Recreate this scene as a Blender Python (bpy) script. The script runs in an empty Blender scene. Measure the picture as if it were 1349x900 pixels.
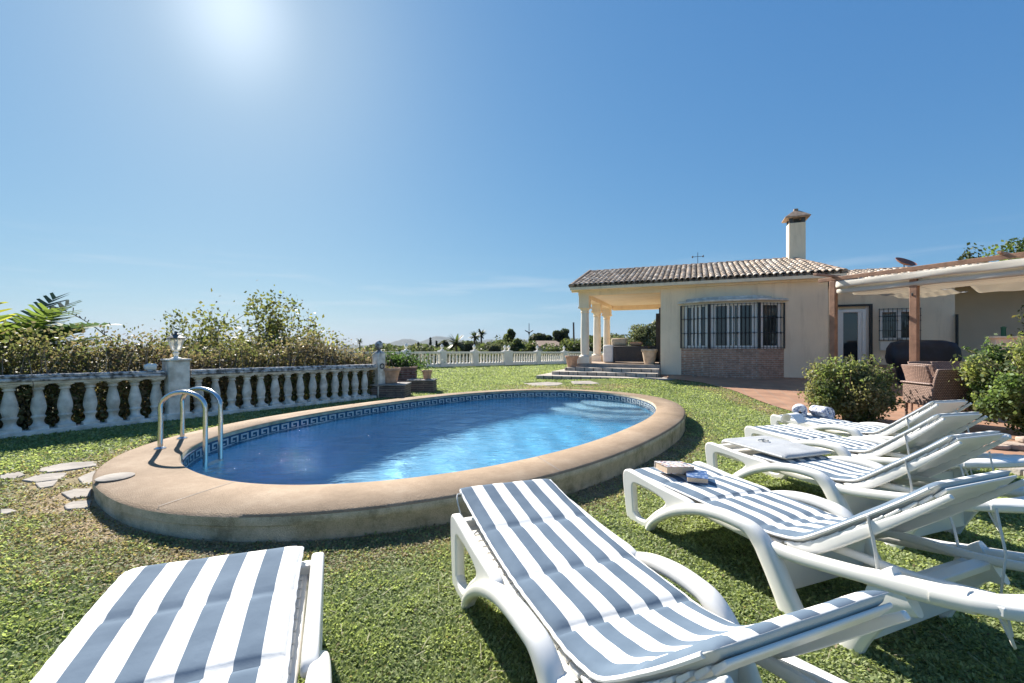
import bpy, bmesh, math, random
import numpy as np
from mathutils import Vector, Matrix, Quaternion
random.seed(7); RNG = np.random.default_rng(11)
R = math.radians; PI = math.pi
scene = bpy.context.scene
COL = scene.collection
F_PX, U0, V0, CAM_H = 577.0, 674.5, 455.0, 1.21

# ------------------------------------------------------------------ helpers
def sm(a, b, x):
    t = np.clip((np.asarray(x, float) - a) / (b - a), 0, 1); return t * t * (3 - 2 * t)

def link(o, parent=None):
    COL.objects.link(o)
    if parent is not None: o.parent = parent
    return o

def tag(o, label=None, cat=None, group=None, kind=None):
    if label: o['label'] = label
    if cat: o['category'] = cat
    if group: o['group'] = group
    if kind: o['kind'] = kind
    return o

def thing(name, label, cat, loc=(0, 0, 0), rz=0, group=None):
    o = bpy.data.objects.new(name, None); link(o)
    o.empty_display_size = .1
    o.location = loc; o.rotation_euler = (0, 0, rz)
    return tag(o, label, cat, group)

class MB:
    """collects shapes, builds one mesh"""
    def __init__(s): s.v = []; s.f = []; s.mi = []; s.m = 0
    def add(s, vs, fs):
        b = len(s.v); s.v += [tuple(p) for p in vs]; s.f += [tuple(i + b for i in f) for f in fs]; s.mi += [s.m] * len(fs); return s
    def box(s, c, d, rz=0, taper=1.0):
        x, y, z = d[0] / 2, d[1] / 2, d[2] / 2; C, S = math.cos(rz), math.sin(rz); vs = []
        for k, (sx, sy, sz) in enumerate([(-1,-1,-1),(1,-1,-1),(1,1,-1),(-1,1,-1),(-1,-1,1),(1,-1,1),(1,1,1),(-1,1,1)]):
            q = taper if sz > 0 else 1
            px, py = sx * x * q, sy * y * q
            vs.append((c[0] + px * C - py * S, c[1] + px * S + py * C, c[2] + sz * z))
        return s.add(vs, [(0,3,2,1),(4,5,6,7),(0,1,5,4),(1,2,6,5),(2,3,7,6),(3,0,4,7)])
    def box2(s, x0, x1, y0, y1, z0, z1): return s.box(((x0+x1)/2, (y0+y1)/2, (z0+z1)/2), (abs(x1-x0), abs(y1-y0), abs(z1-z0)))
    def prism(s, poly, z0, z1):
        n = len(poly); vs = [(p[0], p[1], z0) for p in poly] + [(p[0], p[1], z1) for p in poly]
        fs = [tuple(range(n))[::-1], tuple(range(n, 2 * n))] + [(i, (i + 1) % n, (i + 1) % n + n, i + n) for i in range(n)]
        return s.add(vs, fs)
    def tube(s, pts, r, n=8, cap=True):
        pts = [Vector(p) for p in pts]; m = len(pts)
        rs = r if hasattr(r, '__len__') else [r] * m
        up = Vector((0, 0, 1)); vs = []; prev = None
        for i, p in enumerate(pts):
            t = (pts[min(i + 1, m - 1)] - pts[max(i - 1, 0)])
            if t.length < 1e-9: t = Vector((0, 0, 1))
            t.normalize()
            if prev is None:
                a = t.cross(up if abs(t.z) < .9 else Vector((1, 0, 0))).normalized()
            else:
                a = (prev - t * prev.dot(t))
                a = a.normalized() if a.length > 1e-6 else t.cross(Vector((1, 0, 0))).normalized()
            prev = a; b = t.cross(a)
            for k in range(n):
                th = 2 * PI * k / n; vs.append(p + (a * math.cos(th) + b * math.sin(th)) * rs[i])
        fs = [(i*n+k, i*n+(k+1) % n, (i+1)*n+(k+1) % n, (i+1)*n+k) for i in range(m-1) for k in range(n)]
        if cap: fs += [tuple(range(n))[::-1], tuple((m-1)*n+k for k in range(n))]
        return s.add(vs, fs)
    def lathe(s, prof, c=(0, 0, 0), n=20, sq=None, rz=0):
        """prof: (r,z); sq: superellipse exponent for square-ish sections"""
        vs = []; m = len(prof)
        for r, z in prof:
            for k in range(n):
                th = 2 * PI * k / n + rz; x, y = math.cos(th), math.sin(th)
                vs.append((c[0] + r * x, c[1] + r * y, c[2] + z))
        fs = [(i*n+k, i*n+(k+1) % n, (i+1)*n+(k+1) % n, (i+1)*n+k) for i in range(m-1) for k in range(n)]
        fs += [tuple(range(n))[::-1], tuple((m-1)*n+k for k in range(n))]
        return s.add(vs, fs)
    def sweep(s, pts, dims, lat=Vector((0, 1, 0)), n=14, e=3.2):
        """planar path; dims (lateral half, in-plane half); superellipse section"""
        pts = [Vector(p) for p in pts]; m = len(pts); vs = []
        for i, p in enumerate(pts):
            t = (pts[min(i+1, m-1)] - pts[max(i-1, 0)]).normalized(); nn = lat.cross(t).normalized()
            a, b = dims[i]
            for k in range(n):
                th = 2 * PI * (k + .5) / n; C, S = math.cos(th), math.sin(th)
                x = a * math.copysign(abs(C) ** (2 / e), C); y = b * math.copysign(abs(S) ** (2 / e), S)
                vs.append(p + lat * x + nn * y)
        fs = [(i*n+k, i*n+(k+1) % n, (i+1)*n+(k+1) % n, (i+1)*n+k) for i in range(m-1) for k in range(n)]
        fs += [tuple(range(n))[::-1], tuple((m-1)*n+k for k in range(n))]
        return s.add(vs, fs)
    def build(s, name, mats, parent=None, smooth=False, bevel=0, auto=None):
        me = bpy.data.meshes.new(name); me.from_pydata(s.v, [], s.f)
        for m in (mats if isinstance(mats, (list, tuple)) else [mats]): me.materials.append(m)
        if any(s.mi): me.polygons.foreach_set('material_index', s.mi)
        bm = bmesh.new(); bm.from_mesh(me); bmesh.ops.recalc_face_normals(bm, faces=bm.faces); bm.to_mesh(me); bm.free()
        if smooth:
            me.polygons.foreach_set('use_smooth', [True] * len(me.polygons))
            me.set_sharp_from_angle(angle=R(auto or 40))
        o = bpy.data.objects.new(name, me); link(o, parent)
        if bevel:
            b = o.modifiers.new('bevel', 'BEVEL'); b.width = bevel; b.segments = 2; b.limit_method = 'ANGLE'; b.angle_limit = R(40)
            me.polygons.foreach_set('use_smooth', [True] * len(me.polygons)); b.harden_normals = False
            me.set_sharp_from_angle(angle=R(50))
        return o

def cr(pts, n=6):
    """Catmull-Rom resample of tuples"""
    P = [np.array(p, float) for p in pts]; P = [2*P[0]-P[1]] + P + [2*P[-1]-P[-2]]; out = []
    for i in range(1, len(P) - 2):
        for k in range(n):
            t = k / n; a, b, c, d = P[i-1], P[i], P[i+1], P[i+2]
            out.append(tuple(.5*((2*b)+(c-a)*t+(2*a-5*b+4*c-d)*t*t+(3*b-a-3*c+d)*t**3)))
    out.append(tuple(P[-2])); return out

def npmesh(name, V, Fq, mat, parent=None, col=None, smooth=False):
    """fast quad mesh from numpy arrays; col per vertex (N,3)"""
    me = bpy.data.meshes.new(name); nv, nf = len(V), len(Fq); k = Fq.shape[1]
    me.vertices.add(nv); me.vertices.foreach_set('co', np.ascontiguousarray(V, np.float32).ravel())
    me.loops.add(nf * k); me.loops.foreach_set('vertex_index', np.ascontiguousarray(Fq, np.int32).ravel())
    me.polygons.add(nf); me.polygons.foreach_set('loop_start', np.arange(0, nf * k, k, dtype=np.int32))
    me.polygons.foreach_set('loop_total', np.full(nf, k, np.int32))
    if col is not None:
        a = me.color_attributes.new('Col', 'FLOAT_COLOR', 'POINT')
        a.data.foreach_set('color', np.c_[col, np.ones(nv)].astype(np.float32).ravel())
    me.update(calc_edges=True)
    if smooth: me.polygons.foreach_set('use_smooth', np.ones(nf, bool))
    me.materials.append(mat)
    o = bpy.data.objects.new(name, me); return link(o, parent)

def leaf_arrays(C, size, col, elong=1.6, up=0.0, colvar=.25, rng=None):
    """rhombic leaf quads at centres C; returns V, F, colours"""
    rng = rng or RNG; n = len(C)
    nrm = rng.normal(size=(n, 3)); nrm[:, 2] += up; nrm /= np.linalg.norm(nrm, axis=1)[:, None] + 1e-9
    a = np.cross(nrm, rng.normal(size=(n, 3))); a /= np.linalg.norm(a, axis=1)[:, None] + 1e-9
    b = np.cross(nrm, a); sz = (np.asarray(size) * rng.uniform(.6, 1.4, n))[:, None]
    L = a * sz * elong / 2; Wd = b * sz / 2
    V = np.empty((n, 4, 3)); V[:, 0] = C - L; V[:, 1] = C + Wd + nrm * sz * .12; V[:, 2] = C + L; V[:, 3] = C - Wd + nrm * sz * .12
    col = np.asarray(col, float); cc = col if col.ndim == 2 else np.repeat(col[None], n, 0)
    cc = np.clip(cc * rng.uniform(1 - colvar, 1 + colvar, (n, 1)) * rng.uniform(.92, 1.08, (n, 3)), 0, 1)
    return V.reshape(-1, 3), np.arange(4 * n).reshape(n, 4), np.repeat(cc, 4, 0)

def g(x, y):
    """garden ground height"""
    x = np.asarray(x, float); y = np.asarray(y, float)
    z = -.018 * np.clip(x, -9, 5)
    z = z + .2 * sm(9, 15, y) * sm(1, 5, x) * (1 - sm(19, 26, y))
    return z
BL_A, BL_B = np.array([-6.04, 5.17]), np.array([-3.02, 9.56])          # near balustrade line
BL_D = (BL_B - BL_A) / np.linalg.norm(BL_B - BL_A); BL_N = np.array([-BL_D[1], BL_D[0]])   # outward = left
FB_A, FB_B = np.array([-5.2, 21.5]), np.array([3.57, 30.0])             # far balustrade line
FB_D = (FB_B - FB_A) / np.linalg.norm(FB_B - FB_A); FB_N = np.array([-FB_D[1], FB_D[0]])
def outside(x, y):
    """distance beyond the garden edge"""
    d1 = (x - BL_A[0]) * BL_N[0] + (y - BL_A[1]) * BL_N[1]
    d1 = d1 - 40 * sm(5.75, 9.5, (x - BL_A[0]) * BL_D[0] + (y - BL_A[1]) * BL_D[1])
    d2 = (x - FB_A[0]) * FB_N[0] + (y - FB_A[1]) * FB_N[1]
    return np.maximum(d1, d2)
def terrain(x, y):
    d = outside(x, y)
    return g(x, y) - 11 * sm(.6, 45, d) - .12 * sm(.3, .8, d)

def W(u, v, Y): return Vector(((u - U0) / F_PX * Y, Y, CAM_H + (V0 - v) / F_PX * Y))

# ------------------------------------------------------------------ materials
def newmat(name):
    m = bpy.data.materials.new(name); m.use_nodes = True; nt = m.node_tree
    return m, nt, nt.nodes['Principled BSDF'], nt.nodes['Material Output']
def N(nt, t, **kw):
    n = nt.nodes.new(t)
    for k, v in kw.items():
        if k.startswith('i_'):
            key = k[2:]; key = int(key) if key.isdigit() else key.replace('_', ' ')
            n.inputs[key].default_value = v
        else: setattr(n, k, v)
    return n
def ramp(nt, fac, stops):
    r = N(nt, 'ShaderNodeValToRGB'); e = r.color_ramp.elements
    while len(e) < len(stops): e.new(.5)
    for q, (p, c) in zip(e, stops): q.position = p; q.color = (*c, 1)
    nt.links.new(fac, r.inputs[0]); return r.outputs[0]
def mat(name, col, rough=.6, var=.15, scale=8, bump=0, bscale=60, metal=0, col2=None, spec=.5, detail=5, thr=(.35, .65)):
    """noise-varied plain material"""
    m, nt, p, out = newmat(name); L = nt.links.new
    tc = N(nt, 'ShaderNodeTexCoord'); nz = N(nt, 'ShaderNodeTexNoise', i_Scale=scale, i_Detail=detail)
    oi = N(nt, 'ShaderNodeObjectInfo'); va = N(nt, 'ShaderNodeVectorMath', operation='MULTIPLY_ADD'); va.inputs[1].default_value = (3.7, 3.7, 3.7)
    L(oi.outputs['Location'], va.inputs[0]); L(tc.outputs['Object'], va.inputs[2]); L(va.outputs[0], nz.inputs['Vector'])
    c1 = tuple(max(0, c * (1 - var)) for c in col); c2 = col2 or tuple(min(1, c * (1 + var)) for c in col)
    L(ramp(nt, nz.outputs['Fac'], [(thr[0], c1), (thr[1], c2)]), p.inputs['Base Color'])
    p.inputs['Roughness'].default_value = rough; p.inputs['Metallic'].default_value = metal
    p.inputs['Specular IOR Level'].default_value = spec
    if bump:
        n2 = N(nt, 'ShaderNodeTexNoise', i_Scale=bscale, i_Detail=4.0); L(tc.outputs['Object'], n2.inputs['Vector'])
        b = N(nt, 'ShaderNodeBump', i_Strength=bump, i_Distance=.02); L(n2.outputs['Fac'], b.inputs['Height']); L(b.outputs[0], p.inputs['Normal'])
    return m
def leafmat(name, rough=.5, trans=.52, spec=.35, sat=(1, 1, 1)):
    m, nt, p, out = newmat(name); L = nt.links.new
    a = N(nt, 'ShaderNodeAttribute', attribute_name='Col')
    L(a.outputs['Color'], p.inputs['Base Color']); p.inputs['Roughness'].default_value = rough; p.inputs['Specular IOR Level'].default_value = spec
    t = N(nt, 'ShaderNodeBsdfTranslucent'); mx = N(nt, 'ShaderNodeMixRGB', blend_type='MULTIPLY', i_Fac=1.0); mx.inputs[2].default_value = (1.25, 1.3, .75, 1)
    L(a.outputs['Color'], mx.inputs[1]); L(mx.outputs[0], t.inputs['Color'])
    ms = N(nt, 'ShaderNodeMixShader', i_Fac=trans); L(p.outputs[0], ms.inputs[1]); L(t.outputs[0], ms.inputs[2]); L(ms.outputs[0], out.inputs['Surface'])
    return m
def brickmat(name, c1, c2, mortar, scale=(1, 1), bw=.24, rh=.07, ms=.012, vec='UV', rough=.85):
    """bricks from object space: uses (x+y, z)"""
    m, nt, p, out = newmat(name); L = nt.links.new
    tc = N(nt, 'ShaderNodeTexCoord'); sx = N(nt, 'ShaderNodeSeparateXYZ'); L(tc.outputs['Object'], sx.inputs[0])
    ad = N(nt, 'ShaderNodeMath', operation='ADD'); L(sx.outputs[0], ad.inputs[0]); L(sx.outputs[1], ad.inputs[1])
    cb = N(nt, 'ShaderNodeCombineXYZ'); L(ad.outputs[0], cb.inputs[0]); L(sx.outputs[2], cb.inputs[1])
    b = N(nt, 'ShaderNodeTexBrick', i_Scale=1.0); b.inputs['Color1'].default_value = (*c1, 1); b.inputs['Color2'].default_value = (*c2, 1); b.inputs['Mortar'].default_value = (*mortar, 1)
    b.inputs['Mortar Size'].default_value = ms; b.inputs['Brick Width'].default_value = bw; b.inputs['Row Height'].default_value = rh
    L(cb.outputs[0], b.inputs['Vector'])
    nz = N(nt, 'ShaderNodeTexNoise', i_Scale=9.0, i_Detail=6.0); L(tc.outputs['Object'], nz.inputs['Vector'])
    mx = N(nt, 'ShaderNodeMixRGB', blend_type='MULTIPLY', i_Fac=.7); L(b.outputs['Color'], mx.inputs[1]); L(ramp(nt, nz.outputs['Fac'], [(.3, (.55, .55, .55)), (.7, (1.25, 1.25, 1.25))]), mx.inputs[2])
    L(mx.outputs[0], p.inputs['Base Color']); p.inputs['Roughness'].default_value = rough
    bp = N(nt, 'ShaderNodeBump', i_Strength=.6, i_Distance=.01, invert=True); L(b.outputs['Fac'], bp.inputs['Height']); L(bp.outputs[0], p.inputs['Normal'])
    return m

M = {}
M['plastic'] = mat('white_plastic', (.80, .775, .72), .32, .03, 3, spec=.45)
M['pale_cloth'] = mat('pale_cloth', (.62, .60, .545), .9, .06, 5, bump=.15, bscale=300, spec=.1)
M['cream_render'] = mat('cream_render', (.90, .74, .545), .9, .05, 1.2, bump=.12, bscale=40, spec=.1)
def add_streaks(m):
    nt = m.node_tree; p = nt.nodes['Principled BSDF']; tc = N(nt, 'ShaderNodeTexCoord'); mp = N(nt, 'ShaderNodeMapping'); mp.inputs['Scale'].default_value = (2.6, 2.6, .35); nt.links.new(tc.outputs['Object'], mp.inputs[0])
    nz = N(nt, 'ShaderNodeTexNoise', i_Scale=1.7, i_Detail=9.0, i_Roughness=.68); nt.links.new(mp.outputs[0], nz.inputs['Vector'])
    r = ramp(nt, nz.outputs['Fac'], [(.3, (.84, .82, .79)), (.48, (1, 1, 1)), (.7, (1.03, 1.03, 1.02))]); src = p.inputs['Base Color'].links[0].from_socket
    mx = N(nt, 'ShaderNodeMixRGB', blend_type='MULTIPLY', i_Fac=.9); nt.links.new(src, mx.inputs[1]); nt.links.new(r, mx.inputs[2]); nt.links.new(mx.outputs[0], p.inputs['Base Color'])
add_streaks(M['cream_render'])
M['white_render'] = mat('white_render', (.82, .74, .63), .85, .05, 2, bump=.1, bscale=40, spec=.2)
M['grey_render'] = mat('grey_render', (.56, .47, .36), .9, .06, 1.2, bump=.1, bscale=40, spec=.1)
M['old_white'] = mat('weathered_white_stone', (.60, .55, .47), .9, .15, 7, bump=.4, bscale=50, col2=(.86, .81, .73), spec=.1)
M['rail_stone'] = mat('lichen_stone', (.20, .19, .18), .95, .35, 14, bump=.5, bscale=70, col2=(.62, .59, .56), spec=.1, thr=(.38, .58))
M['far_white'] = mat('white_painted_stone', (.84, .80, .73), .85, .05, 4, spec=.2)
M['steel'] = mat('brushed_steel', (.62, .62, .62), .22, .05, 20, metal=1)
M['terracotta'] = mat('terracotta_pot', (.50, .31, .21), .85, .2, 9, bump=.15, bscale=60, spec=.15)
M['pale_terracotta'] = mat('pale_terracotta', (.56, .44, .32), .85, .15, 9, bump=.15, bscale=60, spec=.15)
M['orange_pot'] = mat('orange_clay', (.55, .22, .09), .7, .12, 9)
M['wood'] = mat('stained_timber', (.33, .18, .11), .6, .2, 6, bump=.15, bscale=30)
M['dark_wood'] = mat('dark_timber', (.08, .05, .035), .6, .25, 6)
M['black_iron'] = mat('black_iron', (.02, .022, .025), .5, .2, 20)
M['glass'] = None
M['wicker_dark'] = mat('dark_wicker', (.055, .045, .042), .6, .3, 60, bump=.4, bscale=90)
M['cushion_sand'] = mat('sand_cushion', (.55, .44, .33), .95, .1, 12, spec=.1)
M['flap_cloth'] = mat('grey_lining_cloth', (.40, .41, .42), .95, .08, 6, bump=.2, bscale=200, spec=.05)
M['white_fabric'] = mat('white_fabric', (.78, .77, .75), .95, .04, 8, spec=.1)
M['navy_cover'] = mat('navy_cover', (.012, .018, .035), .5, .3, 5, bump=.3, bscale=7)
M['bark'] = mat('bark', (.16, .12, .09), .95, .3, 15, bump=.5, bscale=40, spec=.1)
M['twig'] = mat('grey_twig', (.30, .23, .18), .95, .3, 15, spec=.1)
M['soil'] = mat('potting_soil', (.06, .045, .03), 1, .3, 30, spec=.05)
M['flagstone'] = mat('pale_flagstone', (.34, .305, .265), .9, .18, 6, bump=.4, bscale=30, spec=.15)
M['step_stone'] = brickmat('block_stone', (.52, .45, .37), (.42, .36, .30), (.14, .12, .10), bw=.34, rh=.5, ms=.02)
M['grey_stone'] = mat('grey_stone', (.30, .28, .26), .9, .2, 8, bump=.4, bscale=40, spec=.1)
M['canopy_stone'] = mat('canopy_stone', (.62, .58, .52), .9, .2, 5, spec=.15)
M['brick'] = brickmat('red_brick', (.50, .27, .175), (.38, .205, .14), (.50, .42, .34), bw=.25, rh=.062, ms=.011)
M['slate_brick'] = brickmat('dark_slab_brick', (.17, .115, .095), (.10, .08, .075), (.24, .20, .17), bw=.32, rh=.05, ms=.008)
M['planter_brick'] = brickmat('planter_brick', (.24, .115, .085), (.17, .09, .07), (.26, .22, .2), bw=.25, rh=.06, ms=.01)
def m_awning():
    m = mat('awning_cloth', (.80, .77, .70), .9, .04, 2, spec=.1); nt = m.node_tree; t = N(nt, 'ShaderNodeBsdfTranslucent'); t.inputs[0].default_value = (.78, .72, .62, 1)
    ms = N(nt, 'ShaderNodeMixShader', i_Fac=.45); o = nt.nodes['Material Output']; nt.links.new(nt.nodes['Principled BSDF'].outputs[0], ms.inputs[1]); nt.links.new(t.outputs[0], ms.inputs[2]); nt.links.new(ms.outputs[0], o.inputs['Surface']); return m
M['awning'] = m_awning()
M['aluminium'] = mat('white_aluminium', (.88, .86, .82), .4, .03, 10)
M['dish'] = mat('red_brown_dish', (.25, .10, .07), .6, .1, 10)
M['green_paint'] = mat('green_paint', (.02, .12, .075), .5, .1, 10)
M['dark_metal'] = mat('dark_grey_metal', (.06, .065, .07), .5, .2, 20)
M['paper'] = mat('paper_edge', (.62, .47, .33), .9, .12, 200, spec=.1)
M['leaf'] = leafmat('leaf_surface'); M['grassleaf'] = leafmat('grass_leaf', .55, .48, .14)
M['needles'] = leafmat('needle_surface', .7, .2, .2)

def m_glass():
    m, nt, p, out = newmat('window_glass'); L = nt.links.new
    p.inputs['Base Color'].default_value = (.03, .035, .04, 1); p.inputs['Roughness'].default_value = .04; p.inputs['Specular IOR Level'].default_value = .9
    return m
M['glass'] = m_glass()
def m_clear():
    m, nt, p, out = newmat('lamp_glass'); L = nt.links.new
    t = N(nt, 'ShaderNodeBsdfTransparent'); gl = N(nt, 'ShaderNodeBsdfGlossy', i_Roughness=.08); d = N(nt, 'ShaderNodeBsdfTranslucent')
    d.inputs[0].default_value = (.8, .82, .85, 1)
    a = N(nt, 'ShaderNodeMixShader', i_Fac=.35); L(t.outputs[0], a.inputs[1]); L(d.outputs[0], a.inputs[2])
    b = N(nt, 'ShaderNodeMixShader', i_Fac=.12); L(a.outputs[0], b.inputs[1]); L(gl.outputs[0], b.inputs[2]); L(b.outputs[0], out.inputs['Surface'])
    return m
M['lamp_glass'] = m_clear()
def m_stripes():
    m, nt, p, out = newmat('striped_cushion_cloth'); L = nt.links.new
    uv = N(nt, 'ShaderNodeUVMap', uv_map='UVMap'); s = N(nt, 'ShaderNodeSeparateXYZ'); L(uv.outputs[0], s.inputs[0])
    fr = N(nt, 'ShaderNodeMath', operation='FRACT'); L(s.outputs[0], fr.inputs[0])
    lt = N(nt, 'ShaderNodeMath', operation='LESS_THAN', i_1=.5); L(fr.outputs[0], lt.inputs[0])
    tc = N(nt, 'ShaderNodeTexCoord'); nz = N(nt, 'ShaderNodeTexNoise', i_Scale=7.0, i_Detail=6.0); L(tc.outputs['Object'], nz.inputs['Vector'])
    blue = ramp(nt, nz.outputs['Fac'], [(.3, (.108, .148, .195)), (.7, (.14, .186, .238))])
    wht = ramp(nt, nz.outputs['Fac'], [(.3, (.74, .72, .67)), (.7, (.82, .80, .76))])
    mx = N(nt, 'ShaderNodeMixRGB'); L(lt.outputs[0], mx.inputs[0]); L(wht, mx.inputs[1]); L(blue, mx.inputs[2]); L(mx.outputs[0], p.inputs['Base Color'])
    p.inputs['Roughness'].default_value = .9; p.inputs['Specular IOR Level'].default_value = .12
    wv = N(nt, 'ShaderNodeTexNoise', i_Scale=420.0, i_Detail=2.0); L(tc.outputs['Object'], wv.inputs['Vector'])
    wr = N(nt, 'ShaderNodeTexNoise', i_Scale=14.0, i_Detail=3.0); L(tc.outputs['Object'], wr.inputs['Vector'])
    b1 = N(nt, 'ShaderNodeBump', i_Strength=.16, i_Distance=.02); L(wr.outputs['Fac'], b1.inputs['Height'])
    b2 = N(nt, 'ShaderNodeBump', i_Strength=.12, i_Distance=.005); L(wv.outputs['Fac'], b2.inputs['Height']); L(b1.outputs[0], b2.inputs['Normal'])
    L(b2.outputs[0], p.inputs['Normal'])
    return m
M['stripes'] = m_stripes()
def m_ground():
    m, nt, p, out = newmat('ground_surface'); L = nt.links.new
    a = N(nt, 'ShaderNodeAttribute', attribute_name='Col'); tc = N(nt, 'ShaderNodeTexCoord')
    nz = N(nt, 'ShaderNodeTexNoise', i_Scale=14.0, i_Detail=8.0, i_Roughness=.7); L(tc.outputs['Object'], nz.inputs['Vector'])
    mx = N(nt, 'ShaderNodeMixRGB', blend_type='MULTIPLY', i_Fac=1.0); L(a.outputs['Color'], mx.inputs[1])
    L(ramp(nt, nz.outputs['Fac'], [(.25, (.5, .5, .5)), (.75, (1.5, 1.5, 1.5))]), mx.inputs[2]); L(mx.outputs[0], p.inputs['Base Color'])
    p.inputs['Roughness'].default_value = 1; p.inputs['Specular IOR Level'].default_value = .05
    n2 = N(nt, 'ShaderNodeTexNoise', i_Scale=70.0, i_Detail=4.0); L(tc.outputs['Object'], n2.inputs['Vector'])
    b = N(nt, 'ShaderNodeBump', i_Strength=.8, i_Distance=.03); L(n2.outputs['Fac'], b.inputs['Height']); L(b.outputs[0], p.inputs['Normal'])
    return m
M['ground'] = m_ground()
def m_terrace():
    m, nt, p, out = newmat('terracotta_tiles'); L = nt.links.new
    tc = N(nt, 'ShaderNodeTexCoord'); mp = N(nt, 'ShaderNodeMapping'); mp.inputs['Rotation'].default_value = (0, 0, R(22.6)); L(tc.outputs['Object'], mp.inputs[0])
    b = N(nt, 'ShaderNodeTexBrick', offset=0.0, i_Scale=1.0); b.inputs['Color1'].default_value = (.40, .225, .135, 1); b.inputs['Color2'].default_value = (.34, .185, .115, 1); b.inputs['Mortar'].default_value = (.30, .22, .16, 1)
    b.inputs['Brick Width'].default_value = .3; b.inputs['Row Height'].default_value = .3; b.inputs['Mortar Size'].default_value = .008; L(mp.outputs[0], b.inputs['Vector'])
    nz = N(nt, 'ShaderNodeTexNoise', i_Scale=2.5, i_Detail=7.0); L(tc.outputs['Object'], nz.inputs['Vector'])
    mx = N(nt, 'ShaderNodeMixRGB', blend_type='MULTIPLY', i_Fac=.8); L(b.outputs['Color'], mx.inputs[1]); L(ramp(nt, nz.outputs['Fac'], [(.3, (.75, .75, .75)), (.7, (1.2, 1.2, 1.2))]), mx.inputs[2])
    L(mx.outputs[0], p.inputs['Base Color']); p.inputs['Roughness'].default_value = .55
    return m
M['terrace'] = m_terrace()
def m_coping():
    m, nt, p, out = newmat('coping_screed'); L = nt.links.new
    tc = N(nt, 'ShaderNodeTexCoord')
    n1 = N(nt, 'ShaderNodeTexNoise', i_Scale=1.8, i_Detail=10.0, i_Roughness=.72); L(tc.outputs['Object'], n1.inputs['Vector'])
    n2 = N(nt, 'ShaderNodeTexNoise', i_Scale=160.0, i_Detail=2.0); L(tc.outputs['Object'], n2.inputs['Vector'])
    top = ramp(nt, n1.outputs['Fac'], [(.32, (.24, .17, .108)), (.5, (.325, .232, .153)), (.72, (.44, .335, .235))])
    n3 = N(nt, 'ShaderNodeTexNoise', i_Scale=5.0, i_Detail=8.0, i_Roughness=.7); L(tc.outputs['Object'], n3.inputs['Vector'])
    side = ramp(nt, n3.outputs['Fac'], [(.33, (.26, .23, .15)), (.5, (.52, .45, .315)), (.68, (.70, .60, .45))])  # mottled side colour, lightened to make up for the shade falling on it
    ge = N(nt, 'ShaderNodeNewGeometry'); sx = N(nt, 'ShaderNodeSeparateXYZ'); L(ge.outputs['True Normal'], sx.inputs[0])
    gt = N(nt, 'ShaderNodeMath', operation='GREATER_THAN', i_1=.35); L(sx.outputs[2], gt.inputs[0])
    mx = N(nt, 'ShaderNodeMixRGB'); L(gt.outputs[0], mx.inputs[0]); L(side, mx.inputs[1]); L(top, mx.inputs[2])
    mm = N(nt, 'ShaderNodeMixRGB', blend_type='MULTIPLY', i_Fac=.5); L(mx.outputs[0], mm.inputs[1]); L(ramp(nt, n2.outputs['Fac'], [(.3, (.75, .75, .75)), (.7, (1.2, 1.2, 1.2))]), mm.inputs[2])
    L(mm.outputs[0], p.inputs['Base Color']); p.inputs['Roughness'].default_value = .85; p.inputs['Specular IOR Level'].default_value = .2
    b = N(nt, 'ShaderNodeBump', i_Strength=.7, i_Distance=.01); L(n2.outputs['Fac'], b.inputs['Height']); L(b.outputs[0], p.inputs['Normal'])
    return m
M['coping'] = m_coping()
def m_mosaic():
    m, nt, p, out = newmat('blue_pool_mosaic'); L = nt.links.new
    tc = N(nt, 'ShaderNodeTexCoord'); v = N(nt, 'ShaderNodeTexVoronoi', distance='CHEBYCHEV', i_Scale=28.0, i_Randomness=0.0); L(tc.outputs['Object'], v.inputs['Vector'])
    wn = N(nt, 'ShaderNodeTexWhiteNoise', noise_dimensions='3D'); L(v.outputs['Position'], wn.inputs[0])
    L(ramp(nt, wn.outputs['Value'], [(0, (.07, .36, .58)), (.5, (.12, .46, .69)), (1, (.20, .57, .79))]), p.inputs['Base Color'])
    p.inputs['Roughness'].default_value = .4
    return m
M['mosaic'] = m_mosaic()
M['tile_dark'] = mat('dark_blue_tile', (.025, .07, .14), .25, .25, 20)
M['tile_light'] = mat('pale_grey_tile', (.50, .53, .52), .3, .12, 20)
def m_water():
    m, nt, p, out = newmat('pool_water'); L = nt.links.new
    gls = N(nt, 'ShaderNodeBsdfGlass', i_IOR=1.33, i_Roughness=0.0); gls.inputs['Color'].default_value = (.84, .95, 1, 1)
    tc = N(nt, 'ShaderNodeTexCoord'); mp = N(nt, 'ShaderNodeMapping'); mp.inputs['Rotation'].default_value = (0, 0, R(-8)); mp.inputs['Scale'].default_value = (.8, 2.1, 1); L(tc.outputs['Object'], mp.inputs[0])
    nz = N(nt, 'ShaderNodeTexNoise', i_Scale=6.2, i_Detail=4.0, i_Roughness=.55, i_Distortion=.6); L(mp.outputs[0], nz.inputs['Vector'])
    b = N(nt, 'ShaderNodeBump', i_Strength=.8, i_Distance=.03); L(nz.outputs['Fac'], b.inputs['Height']); L(b.outputs[0], gls.inputs['Normal']); L(gls.outputs[0], out.inputs['Surface'])
    nt.nodes.remove(p)
    return m
M['water'] = m_water()
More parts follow.
